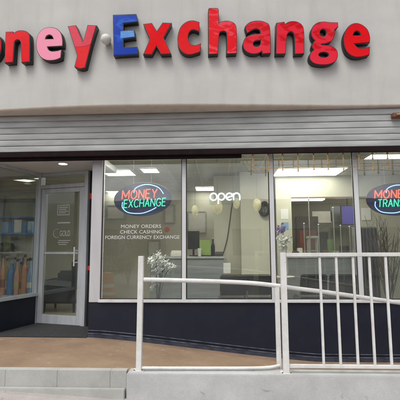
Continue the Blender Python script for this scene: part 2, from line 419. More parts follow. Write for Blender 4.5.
g = MB()
gx = [-60, -20, -6.0, -5, -4, -3, -2, -1, 0, 1, 2, 3, 4, 6, 12, 25, 60]
gy = [-3.2, -1, 1, 2.5, YK - .15, YK + .3]
vs = [(x, y, street_z(x, y)) for y in gy for x in gx]; n = len(gx)
g.add(vs, [(j * n + i, j * n + i + 1, (j + 1) * n + i + 1, (j + 1) * n + i) for j in range(len(gy) - 1) for i in range(n - 1)])
struct(g.build('pavement', 'pave', fix=False))
g = MB()
gy = [-400, -60, -14, -3.2]; gx2 = [-400] + gx + [400]
vs = [(x, y, street_z(x, y) - .12) for y in gy for x in gx2]; n = len(gx2)
g.add(vs, [(j * n + i, j * n + i + 1, (j + 1) * n + i + 1, (j + 1) * n + i) for j in range(len(gy) - 1) for i in range(n - 1)])
struct(g.build('road', 'asphalt', fix=False))

# front kerb: blocks on the left, a cast wall on the right
xs_ = onY(127, 380, YK).x
g = MB()
bx = [onY(u, 380, YK).x for u in (-190, -140, -96, -53, 5, 57, 110, 126.4)]
for a, b in zip(bx[:-1], bx[1:]): g.box(a + .0008, b - .0008, YK, YK + .09, -.6, -0.0005)
kb = g.build('kerb', 'concb', bevel=0.002, seg=1)
struct(kb)
zl = onY(60, 388.5, YK - .05).z
g = MB(); g.box(bx[0], xs_ - .012, YK - .07, YK - .003, -.6, zl); struct(g.build('kerb_ledge', 'concb', bevel=0.006))
ztop = onY(200, 374.3, YK - .035).z
g = MB(); zz = [xs_, -.8, 0, .8, 1.6, 2.4, 3.2, XR]
for a, b in zip(zz[:-1], zz[1:]):
    g.hexa(*[Vector(p) for p in ((a, YK - .035, -1), (b, YK - .035, -1), (b, YK + .17, -1), (a, YK + .17, -1),
             (a, YK - .035, ztop), (b, YK - .035, ztop), (b, YK + .17, ztop), (a, YK + .17, ztop))])
def merged(gm, name, material, bevel):
    o = gm.build(name, material); bm = bmesh.new(); bm.from_mesh(o.data)
    bmesh.ops.remove_doubles(bm, verts=bm.verts, dist=1e-4)
    inner = [f for f in bm.faces if abs(f.normal.x) > .9 and abs(f.calc_center_median().x - xs_) > .01 and abs(f.calc_center_median().x - XR) > .01]
    bmesh.ops.delete(bm, geom=inner, context='FACES_ONLY')
    bmesh.ops.bevel(bm, geom=[e for e in bm.edges if len(e.link_faces) == 2 and e.calc_face_angle(0) > .5], offset=bevel, segments=2, affect='EDGES')
    bm.to_mesh(o.data); bm.free(); return o
o = merged(g, 'kerb_wall', 'conc', 0.008)
tag(o, 'low grey cast concrete wall carrying the white rails along the ramp', 'kerb wall')

# ------------------------------------------------------------------ building shell
bld = thing('shop_building', 'grey stucco shop front with a curved fascia and dark navy base', 'building', (0, YW, 0))
vf = [(-150, 121), (-90, 115.5), (-40, 111.8), (0, 109.2), (50, 106.6), (100, 104.6), (150, 103.8), (200, 103.6), (250, 103.9), (300, 104.4), (350, 104.8), (400, 105.3), (460, 105.9), (540, 107)]
YF = (YW - 0.31) / 1.033
ZB = onY(150, 103.8, YF).z
fp = catmull_open([(lambda p: (p.x, min(p.y, YW - .26) if p.x > 0 else p.y, 0))(onZ(u, v, ZB)) for u, v in vf], 6)
def f_y(x):
    for a, b in zip(fp[:-1], fp[1:]):
        if a.x <= x <= b.x: return a.y + (b.y - a.y) * (x - a.x) / (b.x - a.x)
    return fp[0].y if x < fp[0].x else fp[-1].y
def f_frame(x):                           # tangent frame of the fascia at x
    a = (x - .12, f_y(x - .12)); b = (x + .12, f_y(x + .12)); return Frame(a, b)
ZT = 6.2
g = MB(); n = len(fp); zs = [ZB + 0.006, ZB + .03, ZB + .5, ZB + 1.2, ZT]
vs = [(p.x, p.y, z) for z in zs for p in fp]
g.add(vs, [(j * n + i, j * n + i + 1, (j + 1) * n + i + 1, (j + 1) * n + i) for j in range(len(zs) - 1) for i in range(n - 1)], True)
YB = YW + .3
g.add([(p.x, p.y, ZT) for p in fp] + [(p.x, YB, ZT) for p in fp], [(i, i + 1, n + i + 1, n + i) for i in range(n - 1)])
fas = g.build('fascia', 'stucco', bld, fix=False)
# rounded stained lip along its bottom edge, running back to the shutter
g = MB(); prof = [(0.0, 0.006), (.002, -.006), (.010, -.018), (.024, -.026), (.045, -.031), (.15, -.032)]
rows = [[Vector((p.x, p.y + dy, ZB + dz)) for p in fp] for dy, dz in prof] + [[Vector((p.x, YW - .1, ZB - .032)) for p in fp]]
g.add([p for r in rows for p in r], [(j * n + i + 1, j * n + i, (j + 1) * n + i, (j + 1) * n + i + 1) for j in range(len(rows) - 1) for i in range(n - 1)], True)
lip = g.build('fascia_lip', 'lip', bld, fix=False)
# wall above the openings, behind the shutter, and the recess ceiling
g = MB(); g.box(XL, XR, YW - .02, YW + .25, 2.78, ZB + .4); g.build('lintel', 'stucco', bld)
g = MB(); g.prism([(XL, YW + .02), (XC + .1, YW + .02), (XC + .1, dB.y + .3), (XL, dB.y + .8)], ZSOF, ZSOF + .1); g.build('recess_ceiling', 'soffit', bld)
# dark base under the main window and under the wing
zs0 = z_of(FW, 150, 302.4); zs1 = z_of(FW, 150, 299.5)
zl0 = z_of(FL, 20, 298.5); zl1 = z_of(FL, 20, 295.2)
g = MB()
cr = Vector((dB.x + .02, dB.y, 0))
g.box(XC, XR, YW, YW + .16, -.7, zs0); o = g.build('base_wall', 'navy', bld, bevel=0.006)
g = MB(); fr = Frame((dB.x + .03, dB.y), (XC + .001, YW)); g.box(0, fr.L, 0.0, .12, -.3, zs0 - .004, fr); g.build('base_wall', 'navy', bld)
g = MB(); g.box(-.02, FL.L + .02, 0, .14, -.3, zl0, FL); g.build('base_wall', 'navy', bld, bevel=.005)
g = MB(); g.box(XL, lB.x - .02, YW + .003, YW + .15, -.3, zl0); g.build('base_wall', 'navy', bld, bevel=.005)
# base moulding that follows the ramp
for dz, th, hh, mt in ((0.0, .022, .045, 'navy_edge'), (.050, .016, .012, 'bead'), (.094, .012, .010, 'bead')):
    g = MB(); q = [XC + (XR - XC) * i / 40 for i in range(41)]
    for a, b in zip(q[:-1], q[1:]):
        za, zb_ = ramp_z(a) + dz + .002, ramp_z(b) + dz + .002
        g.hexa(*[Vector(p) for p in ((a, YW - th, za), (b, YW - th, zb_), (b, YW + .01, zb_), (a, YW + .01, za), (a, YW - th, za + hh), (b, YW - th, zb_ + hh), (b, YW + .01, zb_ + hh), (a, YW + .01, za + hh))])
    g.build('base_moulding', mt, bld)
# the grey pier at the recess corner
s0 = 0.0; s1 = s_of(FW, 101.5, 230)
g = MB(); g.box(XC, XC + s1, YW - .012, YW + .13, zs0 + .001, 2.80)
g.build('corner_pier', 'jamb', bld, bevel=.005)
fr = Frame((dB.x + .05, dB.y), (XC + .002, YW + .01)); g = MB(); g.box(0, fr.L, 0.02, .10, zs0, ZSOF + .1, fr); g.build('corner_return', 'jamb', bld)

# ------------------------------------------------------------------ main window
win = thing('shop_window', 'long shop window of four panes with neon signs behind the glass', 'window', (XC, YW, zs0))
z_top = 2.80
g = MB(); g.box(XC + s1 - .02, XR, YW - .035, YW + .10, zs0, zs1); g.build('sill', 'alu', win, bevel=.005)
mull = [(182.0, 186.0), (270.6, 275.0), (356.6, 361.0), (452, 456.5)]
edges = [s1]
for a, b in mull:
    sa, sb = s_of(FW, a, 240), s_of(FW, b, 240); edges += [sa, sb]
    g = MB(); g.box(XC + sa, XC + sb, YW - .012, YW + .075, zs1, z_top); g.build('mullion', 'alu', win, bevel=.004)
edges.append(XR - XC)
for i in range(0, len(edges), 2):
    g = MB(); g.box(XC + edges[i], XC + edges[i + 1], YW + .026, YW + .034, zs1 - .01, z_top); g.build('glass_pane', 'glass', win)
    g = MB()
    a, b = XC + edges[i], XC + edges[i + 1]
    for x0, x1, z0, z1 in ((a, a + .012, zs1, z_top), (b - .012, b, zs1, z_top), (a + .012, b - .012, zs1, zs1 + .012)): g.box(x0, x1, YW + .016, YW + .0255, z0, z1)
    g.build('gasket', 'black', win)
# vinyl lettering on the first pane
def face_w(fr, u, v, n=0.0):
    s, z = fr.px(u, v, n)
    return lambda x, nn, y: fr.w(s + x, n + nn, z + y)
kpx = 0.0148
def px_w(fr, u0, u1, v): return s_of(fr, u1, v) - s_of(fr, u0, v)
for txt, u0, u1, v, h in (('MONEY ORDERS', 121, 161, 226.3, .052), ('CHECK CASHING', 120, 162, 231.8, .052), ('FOREIGN CURRENCY EXCHANGE', 105, 179.5, 237.2, .052)):
    text_mesh(txt, 'lettering', 'letterwhite', win, .07, face_w(FW, (u0 + u1) / 2, v, .023), width=px_w(FW, u0, u1, v), height=h)
c = onY(167, 229.5, YW + .022); g = MB(); g.lathe([(.001, -.003), (.040, -.003), (.040, .001), (.001, .001)], c, 20, 'y'); o = g.build('round_sticker', 'rust', win); [setattr(p, 'use_smooth', False) for p in o.data.polygons]

# ------------------------------------------------------------------ left wing window
ww = thing('side_window', 'tall side window left of the glass door over a dark base', 'window', (lB.x, lB.y, zl0))
g = MB(); g.box(-.02, FL.L - .001, -.03, .09, zl0, zl1, FL); g.build('sill', 'dooralu', ww, bevel=.004)
g = MB(); g.box(-.02, FL.L - .05, .026, .034, zl1, ZSOF - .03, FL); g.build('glass_pane', 'glass', ww)
g = MB(); g.box(-.03, .03, -.01, .08, zl1, ZSOF, FL); g.build('mullion', 'dooralu', ww, bevel=.004)
g = MB(); g.box(.03, FL.L - .02, -.008, .075, ZSOF - .05, ZSOF - .001, FL); g.build('head', 'dooralu', ww, bevel=.004)
w2 = thing('side_window', 'shop window at the far left edge beyond the recess', 'window', (XL, YW, zl0))
g = MB(); g.box(XL, lB.x - .03, YW + .026, YW + .034, zl1, 2.8); g.build('glass_pane', 'glass', w2)
g = MB(); g.box(XL, lB.x - .02, YW - .03, YW + .09, zl0, zl1); g.build('sill', 'dooralu', w2, bevel=.004)

# ------------------------------------------------------------------ door
df = thing('door_frame', 'grey aluminium door frame with a glazed transom above the door', 'door frame', dA)
Z_H = ZSOF - .002
sj0, sj1 = s_of(FD, 34.5, 250), s_of(FD, 39.3, 250); sk0, sk1 = s_of(FD, 83.6, 250), s_of(FD, 87.2, 250)
zt0, zt1 = z_of(FD, 60, 188.0), z_of(FD, 60, 184.4)
for a, b in ((sj0, sj1), (sk0, sk1)):
    g = MB(); g.box(a, b, -.03, .09, 0.001, Z_H, FD); g.build('jamb', 'dooralu', df, bevel=.004)
g = MB(); g.box(sj1, sk0, -.025, .085, zt0, zt1, FD); g.build('transom_bar', 'dooralu', df, bevel=.004)
g = MB(); g.box(sj1, sk0, -.02, .085, Z_H - .05, Z_H, FD); g.build('head', 'dooralu', df, bevel=.004)
g = MB(); g.box(sj1, sk0, .02, .028, zt1, Z_H - .05, FD); g.build('glass_pane', 'glass', df)
g = MB(); g.box(sk1, sk1 + .16, .03, .06, 0, Z_H, FD); g.build('side_panel', 'blacksteel', df)
a, z = FD.px(88.3, 196, -.0); g = MB(); g.box(sk1 + .003, sk1 + .06, .02, .028, z - .05, z + .05, FD); g.build('orange_sticker', 'orange', df)
a, z = FD.px(89.0, 268, 0); g = MB(); g.box(sk1 + .003, sk1 + .05, .02, .028, z - .04, z + .035, FD); g.build('red_sticker', 'redpaint', df)

dr = thing('glass_door', 'closed glass door in a grey aluminium frame with white stickers', 'door', FD.w(sj1, 0, 0))
gap = .006
p0, p1 = sj1 + gap, sk0 - gap; q0, q1 = s_of(FD, 44.0, 250), s_of(FD, 78.3, 250)
zb0, zb1 = .012, z_of(FD, 60, 315.5); zt = zt0 - gap; ztr = z_of(FD, 60, 192.5)
for a, b in ((p0, q0), (q1, p1)):
    g = MB(); g.box(a, b, -.005, .045, zb0, zt, FD); g.build('stile', 'dooralu', dr, bevel=.003)
g = MB(); g.box(q0, q1, -.004, .044, zb0, zb1, FD); g.build('bottom_rail', 'dooralu', dr, bevel=.003)
g = MB(); g.box(q0, q1, -.004, .044, ztr, zt, FD); g.build('top_rail', 'dooralu', dr, bevel=.003)
z0 = z_of(FD, 60, 253)
g = MB(); g.box(q0, q1, .004, .036, z0 - .018, z0 + .018, FD); g.build('push_bar', 'dooralu', dr, bevel=.003)
g = MB(); g.box(q0, q1, .016, .024, zb1, ztr, FD); g.build('glass_pane', 'glass', dr)
hs = s_of(FD, 76.6, 256); za, zb_ = z_of(FD, 76, 266), z_of(FD, 76, 247)
hd = MB(); hd.tube([FD.w(hs, -.07, za), FD.w(hs, -.07, zb_)], .014)
for zz_ in (za + .06, zb_ - .06): hd.tube([FD.w(hs, -.07, zz_), FD.w(hs + .03, .0, zz_)], .010)
hd.build('handle', 'white', dr)
def rect_decal(u0, u1, v0, v1, n=.0130):
    (a, z1_), (b, z0_) = FD.px(u0, v0), FD.px(u1, v1); g.box(a, b, n, n + .0014, z0_, z1_, FD)
g = MB()
for a, b, c_, d in ((57, 69, 205, 205.5), (57, 69, 214.5, 215), (57, 57.4, 205.5, 214.5), (68.6, 69, 205.5, 214.5), (58.5, 67.5, 207, 207.8), (58.5, 66, 209, 209.8), (58.5, 67.5, 211, 211.6), (58.5, 65, 212.6, 213.2), (57, 69.5, 222.2, 223.2),
               (58, 70, 240.2, 240.8), (57, 68, 242.2, 242.8), (58, 66, 244.2, 244.8)): rect_decal(a, b, c_, d)
g.build('sticker', 'frost', dr)
g = MB(); a, z = FD.px(63, 233.3)
g.tube([FD.w(a - .14 + .075 * math.cos(t), .0135, z + .075 * math.sin(t)) for t in [R(60 + i * 15) for i in range(17)]], .006, n=6)
text_mesh('GOLD', 'lettering', 'frost', dr, .1, lambda x, nn, y: FD.w(a + .03 + x, .013 + nn, z + y), width=.22, height=.10, bold=.001)
g.build('sticker', 'frost', dr)

# ------------------------------------------------------------------ roller shutter
YS = YW - .20
zsb = onY(200, 149.6, YS).z
sh = thing('roller_shutter', 'grey steel roller shutter partly lowered under the fascia', 'shutter', (0, YS, zsb))
g = MB(); pitch_s = .0955; nsl = 8
prof = []
for k in range(nsl):
    z = zsb + .004 + k * pitch_s
    for t, d in ((0, .010), (.05, -.001), (.12, -.004), (.45, -.0055), (.8, -.0045), (.9, -.001), (.94, .010)): prof.append((d, z + t * pitch_s))
vs = []
for x in (XL, -3, 0, 3, XR): vs += [(x, YS + d, z) for d, z in prof]
n = len(prof)
g.add(vs, [(j * n + i, (j + 1) * n + i, (j + 1) * n + i + 1, j * n + i + 1) for j in range(4) for i in range(n - 1)])
g.build('curtain', 'shutter', sh, fix=False)
zbb = onY(330, 152.4, YS - .02).z
g = MB(); g.box(XL, XR, YS - .028, YS + .02, zbb, zsb); g.build('bottom_bar', 'shutbar', sh, bevel=.004)
# dark head box that hangs lower on the left
xh = onY(241.5, 156, YS + .06).x; zh = onY(200, 158.5, YS + .06).z
hb = thing('shutter_head', 'dark brown steel beam under the shutter ending above the open sign', 'beam', (XL, YS, zh))
g = MB(); g.box(XL, xh, YS + .025, YS + .09, zh, zbb + .03); g.build('beam', 'shutbar', hb, bevel=.004)
# brass grille links
gr = thing('link_grille', 'brass link grille hanging a little below the shutter', 'grille', (xh, YS, zbb))
YG = YS + .05
xg = [onY(u, 165, YG).x for u in (253, 268, 283, 298, 313.5, 328.5, 343.5, 359, 373.5, 388, 403, 418, 433, 448, 463)]
zg1 = onY(300, 150, YG).z; zgr = onY(300, 167.4, YG).z; zgb = onY(300, 171, YG).z
for i, x in enumerate(xg):
    g = MB(); lean = .006 * math.sin(i * 2.1)
    zz0 = zgb + random.uniform(-.01, .015); zz_ = zg1; 
    while zz_ > zz0 + .02:
        z2 = max(zz0, zz_ - .075)
        g.box(x + lean - .007, x + lean + .007, YG - .004, YG + .004, z2 + .006, zz_)
        g.box(x + lean - .0135, x + lean + .0135, YG - .007, YG + .007, z2 - .004, z2 + .012); zz_ = z2
        if z2 <= zz0: break
    g.build('link', 'brass', gr, bevel=.0015, seg=1)
pts = [onY(243, 155, YG), onY(247, 162, YG)] + [Vector((x, YG, zgr - .012 * math.sin(i * 1.3) + .008 * (i % 2))) for i, x in enumerate(xg)]
g = MB(); g.tube(catmull_open(pts, 3), .0042, n=6); g.build('rod', 'brass', gr)
g = MB(); g.tube([Vector((xg[0] - .02, YG + .006, zgr + .11)), Vector((xg[-1] + .02, YG + .006, zgr + .118))], .0032, n=6); g.build('rod', 'brass', gr)
# shutter guide bracket seen at the right edge
c = onY(397, 115.5, YS - .06); br = thing('guide_bracket', 'small rusty steel bracket on the shutter at the right edge', 'bracket', c)
g = MB(); g.box(c.x - .07, c.x + .12, c.y - .03, c.y + .05, c.z - .03, c.z + .035); g.build('plate', 'rust', br, bevel=.008)
g = MB(); g.tube([c + Vector((-.03, -.04, .0)), c + Vector((.1, -.045, .01))], .017); g.build('bolt', 'brass', br)

# ------------------------------------------------------------------ fascia letters
L_ = {}
L_['o'] = ([[(-14, 32), (-5.5, 33.5), (.2, 39), (.2, 52), (-5, 60), (-13, 62.5), (-21, 60), (-25.5, 52), (-25.5, 42), (-21, 35)]], [[(-13, 40), (-8.5, 43), (-8, 50), (-12.5, 54.5), (-17, 51), (-17, 43)]])
L_['n1'] = ([[(6, 32.2, 1), (12.6, 32, 1), (13.3, 34, 1), (16.8, 31.4), (22.3, 30.7), (27.6, 32.6), (29.5, 38), (29.5, 61.6, 1), (21.8, 62.3, 1), (21.3, 45), (20.2, 40.6), (17.4, 39.4), (14.6, 41.4), (13.8, 46), (12.8, 62, 1), (5, 62.6, 1)]], [])
L_['e1'] = ([[(62.2, 45.8, 1), (62.3, 40), (60.5, 33), (56, 28.8), (50, 27.6), (43.5, 29), (38.8, 34), (36.6, 42), (37.2, 50), (40.5, 56.5), (46, 59.8), (52, 60.2), (57, 59.2), (60.5, 57.6, 1), (61.2, 50, 1), (57, 51.2), (52, 51.6), (48.5, 50), (47, 46.6, 1)]],
            [[(45.0, 39.4, 1), (46.2, 36.2), (49.3, 34.6), (52.3, 36), (53.9, 39.2, 1)]])
L_['y'] = ([[(68.3, 26.6, 1), (75.6, 25.6, 1), (82.9, 43, 1), (87.8, 25.4, 1), (96.2, 25.8, 1), (90.5, 45, 1), (84.9, 67.4, 1), (80, 68.4), (74.8, 66.6, 1), (77.6, 55.5, 1), (72.5, 39.6, 1)]], [])
L_['E'] = ([[(113.3, 15.2, 1), (136, 14.4, 1), (137.2, 21.5, 1), (122.8, 23, 1), (122.8, 31, 1), (134, 30.2, 1), (134.8, 37.2, 1), (122.8, 38.8, 1), (122.8, 47.8, 1), (137, 47.2, 1), (137.4, 53.8, 1), (114, 55.2, 1)]], [])
L_['x'] = ([[(143.8, 24.3, 1), (151.6, 23.4, 1), (156.8, 31.8, 1), (162.8, 23, 1), (171, 23.3, 1), (163.2, 37.8, 1), (170.6, 53.6, 1), (161.3, 54, 1), (156.4, 45.3, 1), (151.6, 54.3, 1), (143.8, 54, 1), (150.2, 39, 1)]], [])
L_['c'] = ([[(199, 22.4, 1), (193, 20.8), (186.5, 22.2), (180.8, 27.5), (178, 37), (179, 47), (184, 53), (191, 54.3), (200, 51.5, 1), (200.5, 43.8, 1), (195, 45.6), (189.8, 43.8), (187.6, 38), (189, 32), (193.2, 29.4), (198.8, 31.2, 1)]], [])
L_['h'] = ([[(208.6, 9.6, 1), (209.4, 8.4, 1), (217.3, 8.4, 1), (218.3, 9.6, 1), (218.3, 24, 1), (222.5, 21.6), (229, 21.3), (234.5, 24), (236.3, 30.5), (236.3, 53.2, 1), (227, 53.6, 1), (227, 35), (225.3, 31.4), (221.8, 31.2), (218.8, 34.5), (217.7, 53.6, 1), (208.8, 54, 1)]], [])
L_['a'] = ([[(245.4, 26.6, 1), (250, 22.5), (258, 21), (265.5, 22.6), (269.6, 28), (270.3, 53, 1), (262.6, 53.5, 1), (262.2, 50.6, 1), (257.5, 53.2), (251, 53.4), (245, 50), (243.3, 43.5), (246, 37.8), (252, 34.9), (260.8, 33.9, 1), (260.3, 30.6), (258, 28.9), (254, 29), (247.2, 32.8, 1)]],
           [[(252.7, 43.8), (254.8, 40.8), (260.8, 39.9, 1), (260.8, 43.5), (258.5, 46.4), (254.5, 46.6)]])
L_['n2'] = ([[(276.8, 23.2, 1), (284, 22.2, 1), (285, 24.5, 1), (289.5, 22), (296, 21.8), (301.5, 25), (303.7, 32), (303.7, 53.4, 1), (295, 53.8, 1), (294.7, 37), (293.2, 32.5), (290.5, 31.5), (287.5, 33.3), (286.3, 37.5), (285.2, 53.6, 1), (276.2, 53.8, 1)]], [])
L_['g'] = ([[(337.6, 22.8, 1), (337.8, 26.8, 1), (334.2, 29.6, 1), (334.4, 34.5), (331.5, 40.5), (326.5, 43.2), (321, 43.9, 1), (320.8, 45.2, 1), (326, 45.4), (332, 46.6), (336.6, 50.5), (337.3, 56.5), (334.5, 61.5), (328, 64.2), (320, 64.4), (313.5, 62.8), (310, 58.5), (310.9, 53.2), (314.2, 50, 1), (312.3, 46.8), (313.2, 43), (315.4, 40.6, 1), (312.3, 37), (311.5, 32), (313.3, 26.5), (318, 22.9), (324, 22), (330, 22.6)]],
           [[(323 + 3.6 * math.cos(t), 32.8 + 4.0 * math.sin(t)) for t in [R(45 * i) for i in range(8)]], [(323.6 + 5.4 * math.cos(t), 54.8 + 3.0 * math.sin(t)) for t in [R(45 * i) for i in range(8)]]])
L_['e2'] = ([[(369.4, 42.2, 1), (369.5, 36.5), (367, 29.5), (361, 24.6), (354.5, 23.6), (348.5, 27), (344.6, 34), (344, 43), (347, 51.5), (353.5, 56.3), (361, 56.6), (369, 54.6, 1), (369.4, 47.4, 1), (364, 48.6), (358, 48), (353.5, 43.6, 1)]],
            [[(352.3, 35.9, 1), (354, 32), (356.8, 30.6), (359.8, 32.2), (361.2, 35.6, 1)]])
L_['M'] = ([[(-84, 70, 1), (-84, 28, 1), (-72, 28, 1), (-62, 48, 1), (-52, 28, 1), (-40, 28, 1), (-40, 68, 1), (-49, 68, 1), (-49, 44, 1), (-58, 62, 1), (-66, 62, 1), (-75, 44, 1), (-75, 70, 1)]], [])
A = dict(red=acrylic('red_acrylic', (0.70, 0.002, 0.005), (0.60, 0.002, 0.012), 0.6),
         worn=acrylic('worn_red_acrylic', (0.72, 0.018, 0.042), (0.55, 0.002, 0.006), 1.0, 3.2),
         h=acrylic('streaked_red_acrylic', (0.72, 0.004, 0.010), (0.76, 0.06, 0.09), 0.9, 4.0),
         palered=acrylic('pale_red_acrylic', (0.64, 0.045, 0.075), (0.62, 0.03, 0.055), 0.6),
         pink=acrylic('pink_acrylic', (0.80, 0.27, 0.38), (0.78, 0.30, 0.41), 0.6),
         blue=acrylic('blue_acrylic', (0.001, 0.036, 0.36), (0.004, 0.11, 0.55), 0.8, 3.0),
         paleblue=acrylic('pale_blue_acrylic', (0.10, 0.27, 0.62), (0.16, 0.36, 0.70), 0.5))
LD = 0.098                                  # depth of the letter cans
spec = [('M', 'red', 'large red capital M of the fascia sign, beyond the left edge'),
        ('o', 'red', 'red letter o at the left edge of the fascia sign, mostly cut off'),
        ('n1', 'red', 'bright red letter n beside the pink letter on the fascia'),
        ('e1', 'pink', 'faded pink letter e on the fascia sign'),
        ('y', 'red', 'red letter y with paler arms and a tail, left of the white ball'),
        ('E', 'blue', 'blue capital E with a pale middle bar on the fascia'),
        ('x', 'red', 'bright red letter x beside the blue capital'),
        ('c', 'red', 'red letter c between the x and the tall h of the sign'),
        ('h', 'h', 'tall red letter h with pale streaks on its stem'),
        ('a', 'worn', 'scratched red letter a next to the tall h'),
        ('n2', 'worn', 'worn pinkish red letter n between the a and the g'),
        ('g', 'worn', 'worn red letter g with two round holes on the fascia'),
        ('e2', 'red', 'deep red letter e at the right end of the sign')]
for key, colr, label in spec:
    outer, holes = L_[key]
    uc = sum(p[0] for p in outer[0]) / len(outer[0]); vc = sum(p[1] for p in outer[0]) / len(outer[0])
    xc = onY(uc, vc, YF).x; fr = f_frame(xc)
    nf = -LD - .004
    def loop(pts, ccw):
        q = [fr.px(p[0], p[1], nf) for p in crom(pts)]
        if (area2(q) > 0) != ccw: q.reverse()
        return q
    lo = [loop(outer[0], True)] + [loop(h, False) for h in holes]
    s, z = fr.px(uc, vc, nf)
    root = thing('channel_letter', label, 'sign letter', fr.w(s, 0, z), 'letters of the fascia sign')
    grown = [offset(q, .007) for q in lo]
    slab(grown, LD, 'return', 'blacksteel', root, fr.w, -LD - .003)
    ins = [offset(q, -.002) for q in lo]
    if key == 'E':
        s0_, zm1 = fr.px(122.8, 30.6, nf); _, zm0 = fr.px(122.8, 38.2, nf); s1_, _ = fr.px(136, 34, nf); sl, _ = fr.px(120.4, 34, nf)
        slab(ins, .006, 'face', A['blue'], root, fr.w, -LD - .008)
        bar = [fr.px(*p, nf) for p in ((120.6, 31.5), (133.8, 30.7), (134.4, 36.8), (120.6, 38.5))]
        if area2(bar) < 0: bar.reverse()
        slab([bar], .003, 'middle_bar', A['paleblue'], root, fr.w, -LD - .0105)  # paler blue panel laid over the middle bar
    elif key == 'y':
        slab(ins, .006, 'face', A['red'], root, fr.w, -LD - .008)
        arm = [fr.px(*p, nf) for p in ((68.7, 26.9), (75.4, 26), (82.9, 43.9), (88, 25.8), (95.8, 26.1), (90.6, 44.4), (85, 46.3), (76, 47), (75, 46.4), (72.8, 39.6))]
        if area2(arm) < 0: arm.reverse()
        slab([arm], .003, 'upper_face', A['palered'], root, fr.w, -LD - .0105)  # paler red panel laid over the upper arms
    else:
        slab(ins, .006, 'face', A[colr], root, fr.w, -LD - .008)
# the white ball lamp between the words
xb = onY(106, 40, YF).x; fr = f_frame(xb); s, z = fr.px(106.2, 39.8, -.09)
root = thing('ball_lamp', 'unlit white ball lamp on the fascia between the y and the blue capital', 'lamp', fr.w(s, 0, z))
g = MB(); g.lathe([(.035, 0), (.045, -.012), (.042, -.05)], fr.w(s, 0, z), 20, 'y'); g.build('base', 'jamb', root)
g = MB(); rr = .075; g.lathe([(max(.002, rr * math.sin(t)), -.105 - rr * math.cos(t) * -1) for t in [math.pi * i / 12 for i in range(13)]], fr.w(s, 0, z), 24, 'y'); g.build('globe', 'offwhite', root)

# ------------------------------------------------------------------ rails
def rail_top(pts, r, mb): mb.tube(pts, r, n=12)
YP = YK + .07
rl = thing('hand_rail', 'sloping white pipe handrail following the ramp from a leaning post', 'handrail', onY(139.5, 372, YP))
t0 = onY(141.3, 256, YP); b0 = onY(138.9, 373, YP); zk = ztop
g = MB(); w = .030
g.hexa(*[Vector(p) for p in ((b0.x - w, YP - w, zk - .001), (b0.x + w, YP - w, zk - .001), (b0.x + w, YP + w, zk - .001), (b0.x - w, YP + w, zk - .001),
         (t0.x - w, YP - w, t0.z), (t0.x + w, YP - w, t0.z), (t0.x + w, YP + w, t0.z), (t0.x - w, YP + w, t0.z))]); g.build('post', 'white', rl, bevel=.004)
YQ = YK + .22
tb = onY(276.9, 286.6, YQ); bb = onY(276.6, 366, YQ)
g = MB(); g.box(tb.x - .026, tb.x + .026, YQ - .022, YQ + .022, ramp_z(tb.x), tb.z); g.build('post', 'white', rl, bevel=.004)
def yb(u): return YP + (YQ - YP) * (u - 141) / (277 - 141)
pts = [onY(u, v, yb(u)) for u, v in ((143, 279.6), (170, 280.2), (200, 281), (230, 282), (255, 283.4), (277, 285.8), (292, 288), (320, 291.4), (350, 295.6), (380, 300), (410, 304.2), (450, 310))]
g = MB(); g.tube(catmull_open(pts, 4), .0245, n=14); g.build('top_rail', 'white', rl)
zr = zk + .028
g = MB(); pts = [(b0.x + .03, YP, zr), (-.2, YP + .02, zr - .002), (.45, YP + .045, zr), (tb.x, YQ - .05, zr + .012)]
g.tube(catmull_open(pts, 4), .017, n=10); g.build('bottom_rail', 'white', rl)
pe = onY(450, 310, yb(450)); g = MB(); g.box(pe.x - .026, pe.x + .026, pe.y - .022, pe.y + .022, ramp_z(pe.x), pe.z); g.build('post', 'white', rl, bevel=.004)

def base_plate(x, y, z, parent):
    g = MB(); g.box(x - .06, x + .06, y - .055, y + .055, z - .002, z + .008); p = g.build('base_plate', 'white', parent, bevel=.002)
    for dx in (-.045, .045):
        g = MB(); g.lathe([(.009, .008), (.009, .016), (.004, .018)], (x + dx, y - .03, z), 8); g.build('bolt', 'rust', p)
base_plate(b0.x, YP, zk + .001, rl)
g = MB()
YG2 = YK + .03
gd = thing('guard_rail', 'white barred guard rail standing on the kerb wall at the right', 'guard rail', onY(285, 373, YG2))
pt = onY(283.2, 252.6, YG2); pb = onY(285.8, 373, YG2); xp = (pt.x + pb.x) / 2
g = MB(); g.box(xp - .031, xp + .031, YG2 - .031, YG2 + .031, zk - .001, pt.z); g.build('post', 'white', gd, bevel=.004)
xe = onY(470, 300, YG2).x
base_plate(xp, YG2, zk + .001, gd)
zt_ = pt.z; zt0_ = onY(330, 256.6, YG2).z; zb1_ = onY(330, 364.6, YG2).z; zb0_ = onY(330, 368, YG2).z
g = MB(); g.box(xp + .031, xe, YG2 - .026, YG2 + .026, zt0_, zt_ - .004); g.build('top_rail', 'white', gd, bevel=.004)
g = MB(); g.box(xp + .031, xe, YG2 - .02, YG2 + .02, zb0_, zb1_); g.build('bottom_rail', 'white', gd, bevel=.004)
for u in (321.6, 338.3, 355.4, 372, 388.5, 405, 421.5, 438, 454.5):
    x = onY(u, 310, YG2).x; g = MB(); g.box(x - .0125, x + .0125, YG2 - .0125, YG2 + .0125, zb1_ - .002, zt0_ + .002); g.build('baluster', 'white', gd, bevel=.003)
g = MB(); g.box(xe, xe + .06, YG2 - .031, YG2 + .031, zk - .001, pt.z); g.build('post', 'white', gd, bevel=.004)

